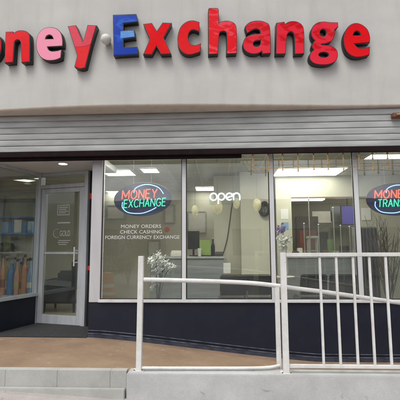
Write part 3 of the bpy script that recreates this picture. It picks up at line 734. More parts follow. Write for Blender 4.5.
# ------------------------------------------------------------------ neon signs
GL = {'M': (1.1, [[(0, 0), (0, 1), (.55, .25), (1.1, 1), (1.1, 0)]]), 'O': (1.0, ['o']), 'N': (.85, [[(0, 0), (0, 1), (.85, 0), (.85, 1)]]),
      'E': (.7, [[(.7, 1), (0, 1), (0, 0), (.7, 0)], [(0, .52), (.6, .52)]]), 'Y': (.8, [[(0, 1), (.4, .48), (.8, 1)], [(.4, .48), (.4, 0)]]),
      'X': (.8, [[(0, 0), (.8, 1)], [(0, 1), (.8, 0)]]), 'C': (.85, [[(.85, .82), (.62, 1), (.25, .97), (.03, .7), (.03, .3), (.25, .03), (.62, 0), (.85, .18)]]),
      'H': (.8, [[(0, 0), (0, 1)], [(.8, 0), (.8, 1)], [(0, .5), (.8, .5)]]), 'A': (.85, [[(0, 0), (.42, 1), (.85, 0)], [(.15, .36), (.7, .36)]]),
      'G': (.9, [[(.85, .82), (.62, 1), (.25, .97), (.03, .7), (.03, .3), (.25, .03), (.62, 0), (.88, .15), (.88, .48), (.55, .48)]]),
      'T': (.8, [[(0, 1), (.8, 1)], [(.4, 1), (.4, 0)]]), 'R': (.75, [[(0, 0), (0, 1), (.5, 1), (.72, .88), (.72, .62), (.5, .5), (0, .5)], [(.4, .5), (.75, 0)]]),
      'S': (.75, [[(.72, .85), (.5, 1), (.2, 1), (.03, .82), (.08, .6), (.65, .42), (.72, .2), (.55, 0), (.2, 0), (.0, .15)]]), 'F': (.65, [[(.65, 1), (0, 1), (0, 0)], [(0, .52), (.55, .52)]])}
def neon_word(mb, word, x0, x1, z0, z1, w, slant=.12, r=.0055):
    tot = sum(GL[c][0] for c in word) + .32 * (len(word) - 1); k = (x1 - x0) / tot; h = z1 - z0; x = x0
    for c in word:
        wd, strokes = GL[c]
        for st in strokes:
            if st == 'o':
                mb.tube([w(x + k * (.5 + .48 * math.cos(t)) + slant * h * (.5 + .5 * math.sin(t)) , 0, z0 + h * (.5 + .5 * math.sin(t))) for t in [2 * math.pi * i / 18 for i in range(18)]], r, True, 8)
            else:
                # subdivide so that corners stay tight
                P = []
                for a, b in zip(st[:-1], st[1:]):
                    for q in (0.0, .04, .5, .96): P.append((a[0] + (b[0] - a[0]) * q, a[1] + (b[1] - a[1]) * q))
                P.append(st[-1])
                mb.tube([w(x + k * px_ + slant * h * py_, 0, z0 + h * py_) for px_, py_ in P], r, False, 8)
        x += k * (wd + .32)
def neon_sign(uc, vc, label, words, arcs_top, arcs_bot, tilt):
    Y = YW + .12; c = onY(uc, vc, Y); k = (onY(uc + 10, vc, Y) - onY(uc - 10, vc, Y)).x / 20
    root = thing('neon_sign', label, 'neon sign', c, 'oval neon signs in the shop window')
    ct, st = math.cos(tilt), math.sin(tilt)
    def w(x, n, z): return c + Vector((x * ct - z * st, n, x * st + z * ct))
    def lw(du, dn, dv): return w(du * k, dn, -dv * k)
    E = [(28.5 * k * math.cos(t), 16.3 * k * math.sin(t)) for t in [2 * math.pi * i / 64 for i in range(64)]]
    slab([E], .014, 'backboard', 'neon_panel', root, w, .016)
    g = MB(); g.tube([w(p[0], .022, p[1]) for p in E], .009, True, 8); g.build('rim', 'black', root)
    wf = lambda x, n, z: w(x, n, z)
    g = MB(); neon_word(g, words[0][0], *[q * k for q in words[0][1:]], wf, r=.0085); g.build('red_lettering', 'neon_red', root)
    g = MB(); neon_word(g, words[1][0], *[q * k for q in words[1][1:]], wf, r=.0068); g.build('green_lettering', 'neon_green', root)
    for arc in (arcs_top, arcs_bot):
        g = MB(); g.tube(catmull_open([lw(a, .004, b) for a, b in arc], 6), .0075, n=8); g.build('blue_tube', 'neon_blue', root)
    for dx in (-9, 9):
        g = MB(); p = w(dx * k, .02, 14 * k); g.tube([p, Vector((p.x, p.y, 2.79))], .0018, n=6); g.build('chain', 'steel', root)
top = [(-8.5, -6.5), (-7, -11), (0, -14), (8, -14), (16.5, -10.5), (21, -4.2)]
bot = [(-20, 2), (-20.3, 7.5), (-14.5, 12.8), (-2, 14.2), (7, 12), (13.5, 9)]
neon_sign(142.5, 199, 'oval neon sign reading MONEY EXCHANGE above the white window lettering', [('MONEY', -20.5, 14, .8, 9.3), ('EXCHANGE', -19, 22.5, -7.8, -.2)], top, bot, R(2.2))
neon_sign(395.3, 199, 'oval neon sign reading MONEY TRANSFER at the right edge', [('MONEY', -20.5, 14, 1.2, 9.3), ('TRANSFER', -18, 22.0, -7.8, -.2)], top, bot, R(1.0))
# white open sign
Y = YW + .08; c = onY(225, 197, Y); k = (onY(235, 197, Y) - onY(215, 197, Y)).x / 20
root = thing('open_sign', 'small white glowing sign reading open in round letters', 'neon sign', c)
def w(du, dv): return c + Vector((du * k, 0, -dv * k))
def ring(cx, cy, r, a0=0, a1=360, n=20): return [w(cx + r * math.cos(R(a0 + (a1 - a0) * i / n)), cy - r * 1.05 * math.sin(R(a0 + (a1 - a0) * i / n))) for i in range(n + (0 if a1 - a0 == 360 else 1))]
for nm, strokes in (('letter_o', [(ring(-11.5, -.4, 3.4), True)]), ('letter_p', [(ring(-3.6, -.4, 3.2), True), ([w(-6.8, -.4), w(-6.8, 3), w(-6.8, 6.8)], False)]),
                    ('letter_e', [(ring(4.4, -.4, 3.3, 0, 310), False), ([w(1.3, 1.0), w(4.4, -.2), w(7.7, -1.2)], False)]),
                    ('letter_n', [(ring(11.6, -.6, 3.1, 0, 180), False), ([w(8.5, 3.2), w(8.5, 0), w(8.5, -3.6)], False), ([w(14.7, 3.2), w(14.7, 1), w(14.7, -.6)], False)])):
    g = MB()
    for P, cl in strokes: g.tube(P, .0098, cl, 8)
    g.build(nm, 'neon_white', root)
g = MB(); g.box(c.x - 15.5 * k, c.x + 15.5 * k, Y + .012, Y + .018, c.z - 7.6 * k, c.z + 4.8 * k); g.build('clear_board', 'glass', root)
g = MB()
for dx in (-8, 8): g.tube([w(dx, -4.6) + Vector((0, .015, 0)), Vector((w(dx, 0).x, Y + .015, 2.79))], .0015, n=6)
g.build('cord', 'black', root)

# ------------------------------------------------------------------ interior
YBK = 10.9; ZC = 2.86; XI = -6.5; XRI = XR
g = MB(); g.box(XI, XRI, YW + .27, YBK + .2, -.06, -.003); struct(g.build('floor', 'ifloor'))
g = MB(); g.box(XI, XRI, YW + .26, YBK + .2, ZC, ZC + .1); struct(g.build('ceiling', 'iceil'))
g = MB(); g.box(XI, XRI, YBK, YBK + .15, -.003, ZC); struct(g.build('back_wall', 'iwall'))
g = MB(); g.box(XI - .15, XI, YW + .03, YBK + .15, -.003, ZC); g.build('side_wall', 'iwall')['kind'] = 'structure'
g = MB(); g.box(XRI - .15, XRI, YW + .05, YBK, -.003, ZC); g.build('side_wall', 'iwall')['kind'] = 'structure'
# ceiling grid
g = MB()
for i in range(1, 8): g.box(XI, XRI, YW + .3 + i * .61 - .012, YW + .3 + i * .61 + .012, ZC - .006, ZC + .01)
for i in range(22): g.box(XI + i * .61 - .012, XI + i * .61 + .012, YW + .3, YBK, ZC - .004, ZC + .012)
o = struct(g.build('ceiling_grid', 'offwhite'))

def ceiling_light(u0, u1, v0, v1, label, z=ZC - .012):
    a = onZ(u0, (v0 + v1) / 2, z); b = onZ(u1, (v0 + v1) / 2, z); y0 = onZ((u0 + u1) / 2, v0, z).y; y1 = onZ((u0 + u1) / 2, v1, z).y
    y0, y1 = min(y0, y1), max(y0, y1); cx = (a.x + b.x) / 2; hw = abs(b.x - a.x) / 2
    r = thing('ceiling_light', label, 'ceiling light', (cx, (y0 + y1) / 2, z), 'lit panels in the shop ceiling')
    g = MB(); g.box(cx - hw, cx + hw, y0, y1, z - .004, z + .008); g.build('diffuser', 'lamp', r)
    g = MB()
    for x0, x1, p, q in ((cx - hw - .03, cx - hw, y0 - .03, y1 + .03), (cx + hw, cx + hw + .03, y0 - .03, y1 + .03), (cx - hw, cx + hw, y0 - .03, y0), (cx - hw, cx + hw, y1, y1 + .03)): g.box(x0, x1, p, q, z - .008, z + .006)
    g.build('frame', 'lampframe', r)
ceiling_light(104, 133, 170, 175.5, 'bright ceiling panel left above the money exchange neon sign')
ceiling_light(142, 158, 168.5, 172.5, 'short ceiling panel right above the money exchange neon sign')
ceiling_light(276, 341, 168, 175.5, 'long ceiling panel between the second and third window mullions')
ceiling_light(368, 415, 154, 158.5, 'ceiling panel close to the glass at the upper right')
ceiling_light(345, 420, 177, 182.5, 'long ceiling strip just above the money transfer sign')
ceiling_light(196, 214, 187, 190.5, 'distant ceiling panel left of the open sign')
ceiling_light(108, 122, 191, 193.5, 'distant ceiling panel behind the money exchange sign')
for i, (x, label) in enumerate(((-4.6, 'unseen fill panel added near the glass above the bottle display'), (-2.6, 'unseen fill panel added near the glass above the first pane'), (-.9, 'unseen fill panel added near the glass above the open sign'), (.9, 'unseen fill panel added near the glass over the second mullion'))):  # panels hidden from the camera, added to brighten the room
    r = thing('ceiling_light', label, 'ceiling light', (x, YW + .4, ZC - .012), 'lit panels in the shop ceiling')
    g = MB(); g.box(x - .55, x + .55, YW + .29, YW + .50, ZC - .016, ZC - .004); g.build('diffuser', 'lampfill', r)
    g = MB()
    for a, b, p, q in ((x - .58, x - .55, YW + .27, YW + .53), (x + .55, x + .58, YW + .27, YW + .53), (x - .55, x + .55, YW + .27, YW + .29), (x - .55, x + .55, YW + .50, YW + .53)): g.box(a, b, p, q, ZC - .02, ZC - .006)
    g.build('frame', 'lampframe', r)
# small lamp in the recess ceiling
c = onZ(63, 163.3, ZSOF); r = thing('recessed_lamp', 'small round lit lamp in the ceiling above the door recess', 'ceiling light', c)
g = MB(); g.lathe([(.085, -.004), (.08, -.012), (.07, -.012)], c, 24); g.build('trim', 'lampframe', r)
g = MB(); g.lathe([(.001, -.014), (.066, -.014), (.066, -.006), (.001, -.006)], c, 24); g.build('lens', 'lamp', r)

# pillar and partition
def slab_px(u0, u1, Y, d, z0, z1, name, mt, parent=None, bevel=.004, v=235):
    a = onY(u0, v, Y).x; b = onY(u1, v, Y).x; g = MB(); g.box(a, b, Y, Y + d, z0, z1); return g.build(name, mt, parent, bevel)
o = slab_px(241, 271, 8.1, .55, 0, ZC - .01, 'pillar', 'iwall'); tag(o, 'square cream pillar with a round black clock near its top', 'pillar')
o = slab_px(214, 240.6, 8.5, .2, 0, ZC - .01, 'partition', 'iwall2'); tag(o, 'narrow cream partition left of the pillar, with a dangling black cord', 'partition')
o = slab_px(276.5, 291, 9.2, .15, 0, ZC - .01, 'partition', 'iwall'); tag(o, 'pale cream partition just right of the second window mullion', 'partition')
pts = [onY(232.5, 203, 8.49), onY(231, 212, 8.48), onY(229.5, 224, 8.48), onY(227, 240, 8.48), onY(222.5, 256, 8.48)]
g = MB(); g.tube(catmull_open(pts, 5), .011, n=8); tag(g.build('cord', 'black'), 'black cord dangling down the cream partition', 'cord')
c = onY(264.5, 209, 8.0); r = thing('wall_clock', 'round wall clock with a thick black rim on the cream pillar', 'clock', c)
def turned(pts, c, a):
    ca, sa = math.cos(a), math.sin(a); return [c + Vector((p.x * ca - p.y * sa, p.x * sa + p.y * ca, p.z)) for p in pts]
def lathe_turned(prof, c, a, n=28):
    g = MB(); g.lathe(prof, (0, 0, 0), n, 'y'); g.v = turned(g.v, c, a); return g
ang = R(-52)
lathe_turned([(.09, .02), (.155, .02), (.16, -.01), (.145, -.03), (.11, -.03), (.105, -.012)], c, ang).build('rim', 'black', r)
lathe_turned([(.001, -.012), (.106, -.012), (.106, .01), (.001, .01)], c, ang).build('dial', 'clockface', r)
g = MB(); g.tube([Vector((0, -.018, 0)), Vector((.0, -.018, .075))], .005, n=6); g.tube([Vector((0, -.018, 0)), Vector((.05, -.018, -.02))], .005, n=6); g.v = turned(g.v, c, ang); g.build('hand', 'black', r)
g = MB(); g.box(c.x - .03, c.x + .03, c.y + .02, 8.1, c.z - .03, c.z + .03); g.build('bracket', 'black', r)

# service counter on the left part
def counter(u0, u1, Y, d, vtop, label):
    a = onY(u0, vtop, Y).x; b = onY(u1, vtop, Y).x; zt = onY((u0 + u1) / 2, vtop, Y).z
    r = thing('service_counter', label, 'counter', ((a + b) / 2, Y, 0))
    g = MB(); g.box(a - .02, b + .02, Y - .03, Y + d, zt - .04, zt); g.build('counter_top', 'greytop', r, bevel=.004)
    n = max(2, int((b - a) / .6))
    for i in range(n):
        g = MB(); g.box(a + (b - a) * i / n + .004, a + (b - a) * (i + 1) / n - .004, Y, Y + d - .05, .08, zt - .042); g.build('front_panel', 'grey', r, bevel=.004)
    g = MB(); g.box(a, b, Y + .05, Y + d - .06, 0, .08); g.build('plinth', 'black', r)
    return zt
zc1 = counter(150, 224, 7.9, .6, 256.5, 'grey laminate counter behind the middle of the first panes')
zc2 = counter(286, 352, 8.6, .6, 256, 'grey teller counter carrying thin steel posts and glass')
# things on the left counter
def place(u, Y, z): return Vector((onY(u, 250, Y).x, Y, z))
def px_h(v, Y, u=200): return onY(u, v, Y).z
r = thing('display_board', 'lime green card standing on the grey counter', 'card', place(205, 8.1, zc1))
c = place(205, 8.1, zc1); g = MB(); g.box(c.x - .11, c.x + .11, c.y, c.y + .02, zc1, px_h(240, 8.1)); g.build('card', 'green', r); g = MB(); g.box(c.x - .13, c.x + .13, c.y - .03, c.y + .08, zc1 + .001, zc1 + .02); g.build('foot', 'black', r)
c = place(193.5, 8.15, zc1); r = thing('monitor', 'black monitor on the counter beside the lime green card', 'monitor', c)
zt = px_h(231, 8.15)
g = MB(); g.box(c.x - .12, c.x + .12, c.y, c.y + .05, zc1 + .14, zt); g.build('casing', 'black', r, bevel=.006)
g = MB(); g.box(c.x - .02, c.x + .02, c.y + .01, c.y + .04, zc1 + .02, zc1 + .142); g.build('stand', 'black', r); g = MB(); g.box(c.x - .09, c.x + .09, c.y - .05, c.y + .09, zc1 + .001, zc1 + .02); g.build('foot', 'black', r, bevel=.004)
c = place(213, 8.1, zc1); r = thing('bottle', 'dark slim bottle on the counter by the partition', 'bottle', c)
g = MB(); g.lathe([(.035, .001), (.04, .01), (.04, .2), (.015, .27), (.015, .34)], c, 16); g.build('body', 'black', r); g = MB(); g.lathe([(.018, .341), (.018, .37), (.005, .372)], c, 12); g.build('cap', 'green', r)
# framed pictures on the back wall
for u, v, wd, hh, label in ((154, 248, .34, .42, 'small pale framed notice on the back wall behind the flowers'), (197, 222, .5, .6, 'grey framed picture on the back wall left of the lanterns'), (170, 214, .3, .5, 'narrow frame on the back wall beside the first mullion'),
                            (116, 212, .5, .4, 'wide frame on the back wall below the money exchange sign')):
    c = onY(u, v, YBK - .03); r = thing('picture_frame', label, 'picture frame', c)
    g = MB(); g.box(c.x - wd / 2 + .03, c.x + wd / 2 - .03, c.y, c.y + .01, c.z - hh / 2 + .03, c.z + hh / 2 - .03); g.build('picture', 'offwhite', r)
    g = MB()
    for x0, x1, z0, z1 in ((-wd / 2, -wd / 2 + .03, -hh / 2, hh / 2), (wd / 2 - .03, wd / 2, -hh / 2, hh / 2), (-wd / 2 + .03, wd / 2 - .03, hh / 2 - .03, hh / 2), (-wd / 2 + .03, wd / 2 - .03, -hh / 2, -hh / 2 + .03)): g.box(c.x + x0, c.x + x1, c.y - .015, c.y + .02, c.z + z0, c.z + z1)
    g.build('frame', 'greytop', r)

# hanging pale lanterns
for u, v, wd, hh, label in ((217.5, 207, 5.2, 7.5, 'largest pale yellow lantern, hanging below the open sign'), (236.5, 203.5, 3.6, 5.5, 'small pale yellow lantern at the right end of the open sign'), (257, 205, 4.6, 6.5, 'pale yellow lantern hanging in front of the pillar beside the clock'), (195, 211, 3.6, 6.0, 'pale yellow lantern just right of the first mullion')):
    Y = YW + .9; c = onY(u, v, Y); k = (onY(u + 1, v, Y) - onY(u, v, Y)).x
    r = thing('paper_lantern', label, 'lantern', c, 'pale lanterns hanging in the window')
    g = MB(); prof = []
    for i in range(13):
        t = -1 + i / 6; prof.append((max(.004, wd * k * math.sqrt(max(0, 1 - t * t)) * (1 + .05 * (i % 2)) * (.93 + .07 * t)), hh * k * t))
    g.lathe(prof, c, 18); g.build('paper_shade', 'lantern', r)
    g = MB(); g.tube([c + Vector((0, 0, hh * k)), Vector((c.x, c.y, ZC))], .002, n=6); g.build('cord', 'black', r)

# waiting chairs
def chair(u, Y, rot, label):
    c = place(u, Y, 0); r = thing('waiting_chair', label, 'chair', c, 'black waiting room chairs')
    ca, sa = math.cos(rot), math.sin(rot)
    class T:
        @staticmethod
        def w(x, y, z): return c + Vector((x * ca - y * sa, x * sa + y * ca, z))
    g = MB(); g.box(-.24, .24, -.24, .22, .40, .48, T); g.build('seat', 'leather', r, bevel=.025, seg=3)
    g = MB(); g.hexa(T.w(-.23, .20, .52), T.w(.23, .20, .52), T.w(.23, .25, .52), T.w(-.23, .25, .52), T.w(-.22, .28, .86), T.w(.22, .28, .86), T.w(.22, .325, .86), T.w(-.22, .325, .86)); g.build('backrest', 'leather', r, bevel=.02, seg=3)
    for x in (-.22, .22):
        g = MB(); g.tube([T.w(x, -.20, 0), T.w(x, -.20, .40)], .012); g.build('leg', 'chrome', r)
        g = MB(); g.tube([T.w(x, .22, 0), T.w(x, .21, .40), T.w(x, .265, .6)], .012); g.build('leg', 'chrome', r)
chair(232, 7.0, R(182), 'black waiting chair furthest left, in front of the grey counter end')
chair(256, 7.05, R(178), 'black waiting chair in front of the cream pillar')
chair(308, 7.1, R(183), 'black waiting chair behind the first bars of the guard rail')
chair(338, 7.1, R(176), 'black waiting chair furthest right, below the purple screen')

# teller counter screen: posts and glass
sc_ = thing('glass_screen', 'teller screen of thin steel posts with clear glass on the counter', 'screen', place(320, 8.65, zc2))
for u, v in ((304.5, 224), (310, 199), (319, 225), (334.5, 208), (341.2, 226), (350.2, 227)):
    x = onY(u, 240, 8.68).x; z = px_h(v, 8.68, u); g = MB(); g.tube([(x, 8.68, zc2), (x, 8.68, z)], .013, n=10); g.lathe([(.02, 0), (.02, .02), (.004, .024)], (x, 8.68, z), 12); g.build('post', 'steel', sc_)
x0 = onY(304.5, 240, 8.68).x; x1 = onY(350, 240, 8.68).x
g = MB(); g.box(x0, x1, 8.70, 8.706, zc2 + .05, px_h(226, 8.7)); g.build('glass_pane', 'glass', sc_)
# items behind/on the teller counter
c = place(309, 9.4, 0); r = thing('cabinet', 'red brown wooden cabinet behind the teller counter', 'cabinet', c); zt = px_h(231, 9.4)
g = MB(); g.box(c.x - .2, c.x + .2, c.y, c.y + .35, 0, zt); g.build('carcass', 'rust', r, bevel=.006)
for z in (.5, .9): g = MB(); g.box(c.x - .18, c.x + .18, c.y - .015, c.y, z, z + .35); g.build('drawer', 'wood', r, bevel=.004)
c = place(313.5, 8.8, zc2); r = thing('wire_rack', 'small white rack with four legs standing on the teller counter', 'rack', c)
zt = px_h(239, 8.8)
for dx in (-.09, .09):
    for dy in (0, .14): g = MB(); g.tube([(c.x + dx, c.y + dy, zc2), (c.x + dx, c.y + dy, zt)], .014, n=8); g.build('leg', 'offwhite', r)
g = MB(); g.box(c.x - .12, c.x + .12, c.y - .02, c.y + .16, zt, zt + .05); g.build('tray', 'offwhite', r, bevel=.006)
g = MB(); g.box(c.x - .12, c.x + .12, c.y + .05, c.y + .13, zc2 + .1, zc2 + .12); g.build('shelf', 'offwhite', r)
c = place(331, 8.78, zc2); g = MB(); zt = px_h(240, 8.78); g.box(c.x - .055, c.x + .055, c.y, c.y + .08, zc2 + .001, zt); tag(g.build('leaflet_box', 'green', None, .008), 'light green upright leaflet box on the teller counter', 'box')
c = place(323.5, 9.0, zc2 - .02); r = thing('computer_monitor', 'black computer monitor behind the glass of the teller counter', 'monitor', Vector((c.x, c.y, zc2)))
g = MB(); g.box(c.x - .13, c.x + .1, 8.95, 8.99, zc2 + .08, px_h(233, 9)); g.build('casing', 'black', r, bevel=.005); g = MB(); g.box(c.x - .08, c.x + .06, 8.92, 9.03, zc2 + .001, zc2 + .08); g.build('foot', 'black', r)
c = onY(348, 211, 10.2); r = thing('wall_screen', 'dim purple screen hanging above the teller posts', 'screen', c)
g = MB(); g.box(c.x - .16, c.x + .17, c.y - .01, c.y, c.z - .33, c.z + .12); g.build('display', 'purple', r); g = MB(); g.box(c.x - .18, c.x + .19, c.y, c.y + .05, c.z - .35, c.z + .14); g.build('casing', 'black', r, bevel=.006)
g = MB(); g.tube([c + Vector((0, .03, .14)), Vector((c.x, c.y + .03, ZC))], .015); g.build('drop_rod', 'black', r)
# teller wall: cream header over a dark opening, with a strip lamp inside
tw = thing('teller_wall', 'cream teller wall with a wide dark opening above the counter', 'partition', (onY(320, 240, 8.75).x, 8.75, 0))
xj0, xj1, xj2 = onY(277, 240, 8.75).x, onY(292.5, 240, 8.75).x, onY(440, 240, 8.75).x
zhd = px_h(197.5, 8.75, 320)
g = MB(); g.box(xj1 + .002, xj2, 8.75, 8.87, zhd, ZC - .01); g.build('header', 'iwall', tw)
g = MB(); g.box(xj0, xj1, 8.75, 8.87, 0, ZC - .01); g.build('jamb', 'iwall', tw)
g = MB(); g.box(xj1, xj2, 8.735, 8.749, zhd - .02, zhd + .012); g.build('trim', 'wood', tw)
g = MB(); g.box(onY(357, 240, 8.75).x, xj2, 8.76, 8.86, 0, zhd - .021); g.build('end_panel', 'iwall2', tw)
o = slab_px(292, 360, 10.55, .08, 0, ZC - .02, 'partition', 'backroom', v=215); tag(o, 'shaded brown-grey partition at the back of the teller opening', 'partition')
c = onY(306, 200.3, 9.6); r = thing('strip_lamp', 'short lit strip lamp seen through the teller opening', 'ceiling light', c)
g = MB(); g.box(c.x - .42, c.x + .42, 9.5, 9.75, c.z, c.z + .03); g.build('diffuser', 'lampdim', r); g = MB(); g.box(c.x - .44, c.x + .44, 9.49, 9.76, c.z + .03, c.z + .07); g.build('housing', 'lampframe', r)
for dx in (-.3, .3): g = MB(); g.tube([(c.x + dx, 9.62, c.z + .06), (c.x + dx, 9.62, ZC)], .006, n=6); g.build('rod', 'steel', r)
# dark doorway behind the teller
o = slab_px(296, 318, 10.48, .05, 0, 2.1, 'inner_door', 'darkwood', v=215); tag(o, 'dark brown inner door behind the teller posts', 'door')
# shelf rack far right of second mullion
# small clutter on the counters
def sheet(u, v, Y, wd, hh, mt, label, name='notice', cat='notice'):
    c = onY(u, v, Y); g = MB(); g.box(c.x - wd / 2, c.x + wd / 2, Y - .004, Y - .001, c.z - hh / 2, c.z + hh / 2); return tag(g.build(name, mt), label, cat)
sheet(284.5, 214, 8.75, .16, .22, 'decal', 'white paper notice on the cream jamb of the teller wall')
sheet(285.5, 226, 8.75, .13, .16, 'skyblue', 'pale blue leaflet on the cream jamb under the white notice')
sheet(366, 214, 8.75, .2, .26, 'decal', 'white paper notice on the teller wall right of the third mullion')
sheet(227, 268, 7.895, .14, .2, 'decal', 'white sheet taped to the front of the grey counter at its right end')
sheet(322, 217, 10.54, .5, .3, 'offwhite', 'pale notice board on the back partition of the teller opening', 'notice_board', 'notice board')
sheet(336, 214, 10.54, .28, .4, 'grey', 'grey poster on the back partition of the teller opening', 'poster', 'poster')
for u, wd, hh, mt, nm, label in ((296, .16, .10, 'black', 'card_terminal', 'low black card terminal at the left end of the teller counter'), (300.5, .10, .17, 'offwhite', 'leaflet_box', 'white upright leaflet box left of the teller posts'), (326.5, .09, .13, 'rust', 'tin', 'small red brown tin beside the light green leaflet box'),
                       (336.5, .12, .10, 'offwhite', 'paper_stack', 'stack of white papers right of the light green leaflet box'), (345.5, .17, .21, 'black', 'printer', 'black receipt printer on the teller counter below the purple screen')):
    c = place(u, 8.68 + .03, zc2); g = MB(); g.box(c.x - wd / 2, c.x + wd / 2, c.y + .02, c.y + .16, zc2 + .001, zc2 + hh); tag(g.build(nm, mt, None, .008), label, nm.replace('_', ' '))
for u, wd, hh, mt, nm, label in ((199.5, .10, .16, 'offwhite', 'cup', 'white cup on the grey counter between monitor and lime card'), (219, .16, .09, 'black', 'telephone', 'low black telephone at the right end of the grey counter'), (178, .3, .12, 'offwhite', 'paper_tray', 'pale paper tray on the grey counter left of the first mullion')):
    c = place(u, 8.0, zc1); g = MB()
    if nm == 'cup': g.lathe([(.03, .001), (.04, hh * .9), (.042, hh)], c, 14)
    else: g.hexa(*[c + Vector(q) for q in ((-wd / 2, 0, .001), (wd / 2, 0, .001), (wd / 2, .2, .001), (-wd / 2, .2, .001), (-wd / 2, 0, hh * .5), (wd / 2, 0, hh * .5), (wd / 2, .2, hh), (-wd / 2, .2, hh))])
    tag(g.build(nm, mt, None, 0 if nm == 'cup' else .006), label, nm.replace('_', ' '))
# bouquet
def blob_petals(g, c, R_, n, s, flat=1.0):
    for i in range(n):
        d = Vector((random.gauss(0, 1), random.gauss(0, 1), random.gauss(0, 1) * flat)).normalized() * R_ * random.uniform(.3, 1)
        p = c + d; a = Vector((random.gauss(0, 1), random.gauss(0, 1), random.gauss(0, 1))).normalized(); b = a.orthogonal().normalized(); q = a.cross(b); k = s * random.uniform(.6, 1.3)
        g.add([p, p + b * k * .6 + q * k * .4, p + b * k * 1.3 + a * k * .25, p + b * k * .6 - q * k * .4], [(0, 1, 2, 3)])
c = place(283, 7.6, 0); zt = px_h(247, 7.6)
r = thing('flower_vase', 'white and purple flowers in a vase by the second mullion', 'flowers', c)
g = MB(); g.lathe([(.16, 0), (.17, .02), (.03, .06), (.03, .7), (.2, .74), (.2, .77)], c, 18); g.build('pedestal', 'offwhite', r)
g = MB(); g.lathe([(.05, .77), (.09, .85), (.07, zt - .05), (.09, zt)], c, 18); g.build('vase', 'offwhite', r)
g = MB(); blob_petals(g, c + Vector((.02, 0, zt + .10)), .15, 160, .05); g.build('white_blooms', 'petal', r, fix=False)
g = MB(); blob_petals(g, c + Vector((-.03, 0, zt + .32)), .09, 90, .045); g.build('purple_blooms', mat('purple_petals', (.20, .16, .42), .7, var=.2), r, fix=False)
# white flower branches behind the first pane
c = place(158, 6.75, 0); r = thing('white_flowers', 'bushy white artificial flower spray standing behind the first pane', 'flowers', c)
g = MB(); g.lathe([(.09, 0), (.12, .05), (.10, .32), (.13, .36)], c, 18); g.build('vase', 'grey', r)
g = MB(); gp = MB()
for (u, v, rr) in ((152, 262, .10), (157, 258, .13), (163, 262, .12), (167, 268, .08), (158, 270, .12), (155, 279, .09), (161, 276, .07), (154, 287, .06), (172, 268, .05)):
    p = onY(u, v, 6.75 + random.uniform(-.1, .1)); g.tube(catmull_open([c + Vector((0, 0, .3)), (c + p) / 2 + Vector((random.uniform(-.05, .05), 0, .35)), p], 5), .006, n=5); blob_petals(gp, p, rr, 85, .04)
g.build('stems', 'twig', r); gp.build('blooms', 'petal', r, fix=False)
# bare twigs at the right
for u, sd, label in ((386, 3, 'tall bundle of bare grey twigs in a pot below the money transfer sign'),):
    random.seed(sd); c = place(u, 6.9, 0); r = thing('twig_pot', label, 'dry branches', c)
    g = MB(); g.lathe([(.10, 0), (.14, .05), (.12, .36), (.15, .4)], c, 18); g.build('pot', 'grey', r)
    g = MB()
    for i in range(26):
        a = random.uniform(0, 6.28); sp = random.uniform(.12, .42); h = random.uniform(1.0, 1.6)
        P = [c + Vector((0, 0, .3))]
        for k in range(1, 7): t = k / 6; P.append(c + Vector((math.cos(a) * sp * t + random.uniform(-.02, .02), math.sin(a) * sp * t * .6, .3 + h * t)))
        g.tube(P, .009, n=5, r1=.003)
        for k in (2, 3, 4, 5):
            d = Vector((random.uniform(-1, 1), random.uniform(-.5, .5), random.uniform(.8, 1.6))).normalized() * random.uniform(.15, .35); g.tube([P[k], P[k] + d * .5 + Vector((.01, 0, 0)), P[k] + d], .005, n=4, r1=.002)
    g.build('twigs', 'twig', r)
random.seed(11)
# slatted radiator-like rack behind the twigs
c = place(368, 8.2, 0); r = thing('slat_stand', 'dark slatted display stand behind the third mullion', 'stand', c); zt = px_h(228, 8.2)
g = MB(); g.box(c.x - .2, c.x + .2, c.y + .03, c.y + .3, .1, zt); g.build('cabinet', 'grey', r)
for i in range(6): g = MB(); x = c.x - .18 + i * .072; g.box(x - .02, x + .02, c.y, c.y + .028, .12, zt - .03); g.build('slat', 'blacksteel', r)
g = MB(); g.box(c.x - .22, c.x + .22, c.y - .01, c.y + .32, 0, .1); g.build('plinth', 'black', r)

# ------- what one sees through the door and the side window
c = place(60, 8.3, 0); r = thing('lounge_chair', 'black vinyl armchair behind the glass door', 'armchair', c)
zt = px_h(259, 8.5); x0 = onY(42, 280, 8.3).x; x1 = onY(79, 280, 8.3).x
g = MB(); g.box(x0, x1, 8.2, 8.85, .18, .45); g.build('seat', 'leather', r, bevel=.05, seg=3)
g = MB(); g.box(x0, x0 + .14, 8.19, 8.9, .18, .66); g.build('armrest', 'leather', r, bevel=.04, seg=3)
g = MB(); g.box(x1 - .14, x1, 8.19, 8.9, .18, zt); g.build('armrest', 'leather', r, bevel=.04, seg=3)
g = MB(); g.box(x0 + .14, x1 - .14, 8.72, 8.95, .3, .82); g.build('backrest', 'leather', r, bevel=.05, seg=3)
for x in (x0 + .08, x1 - .08):
    for y in (8.27, 8.85): g = MB(); g.lathe([(.02, 0), (.03, .18)], (x, y, 0), 12); g.build('leg', 'black', r)

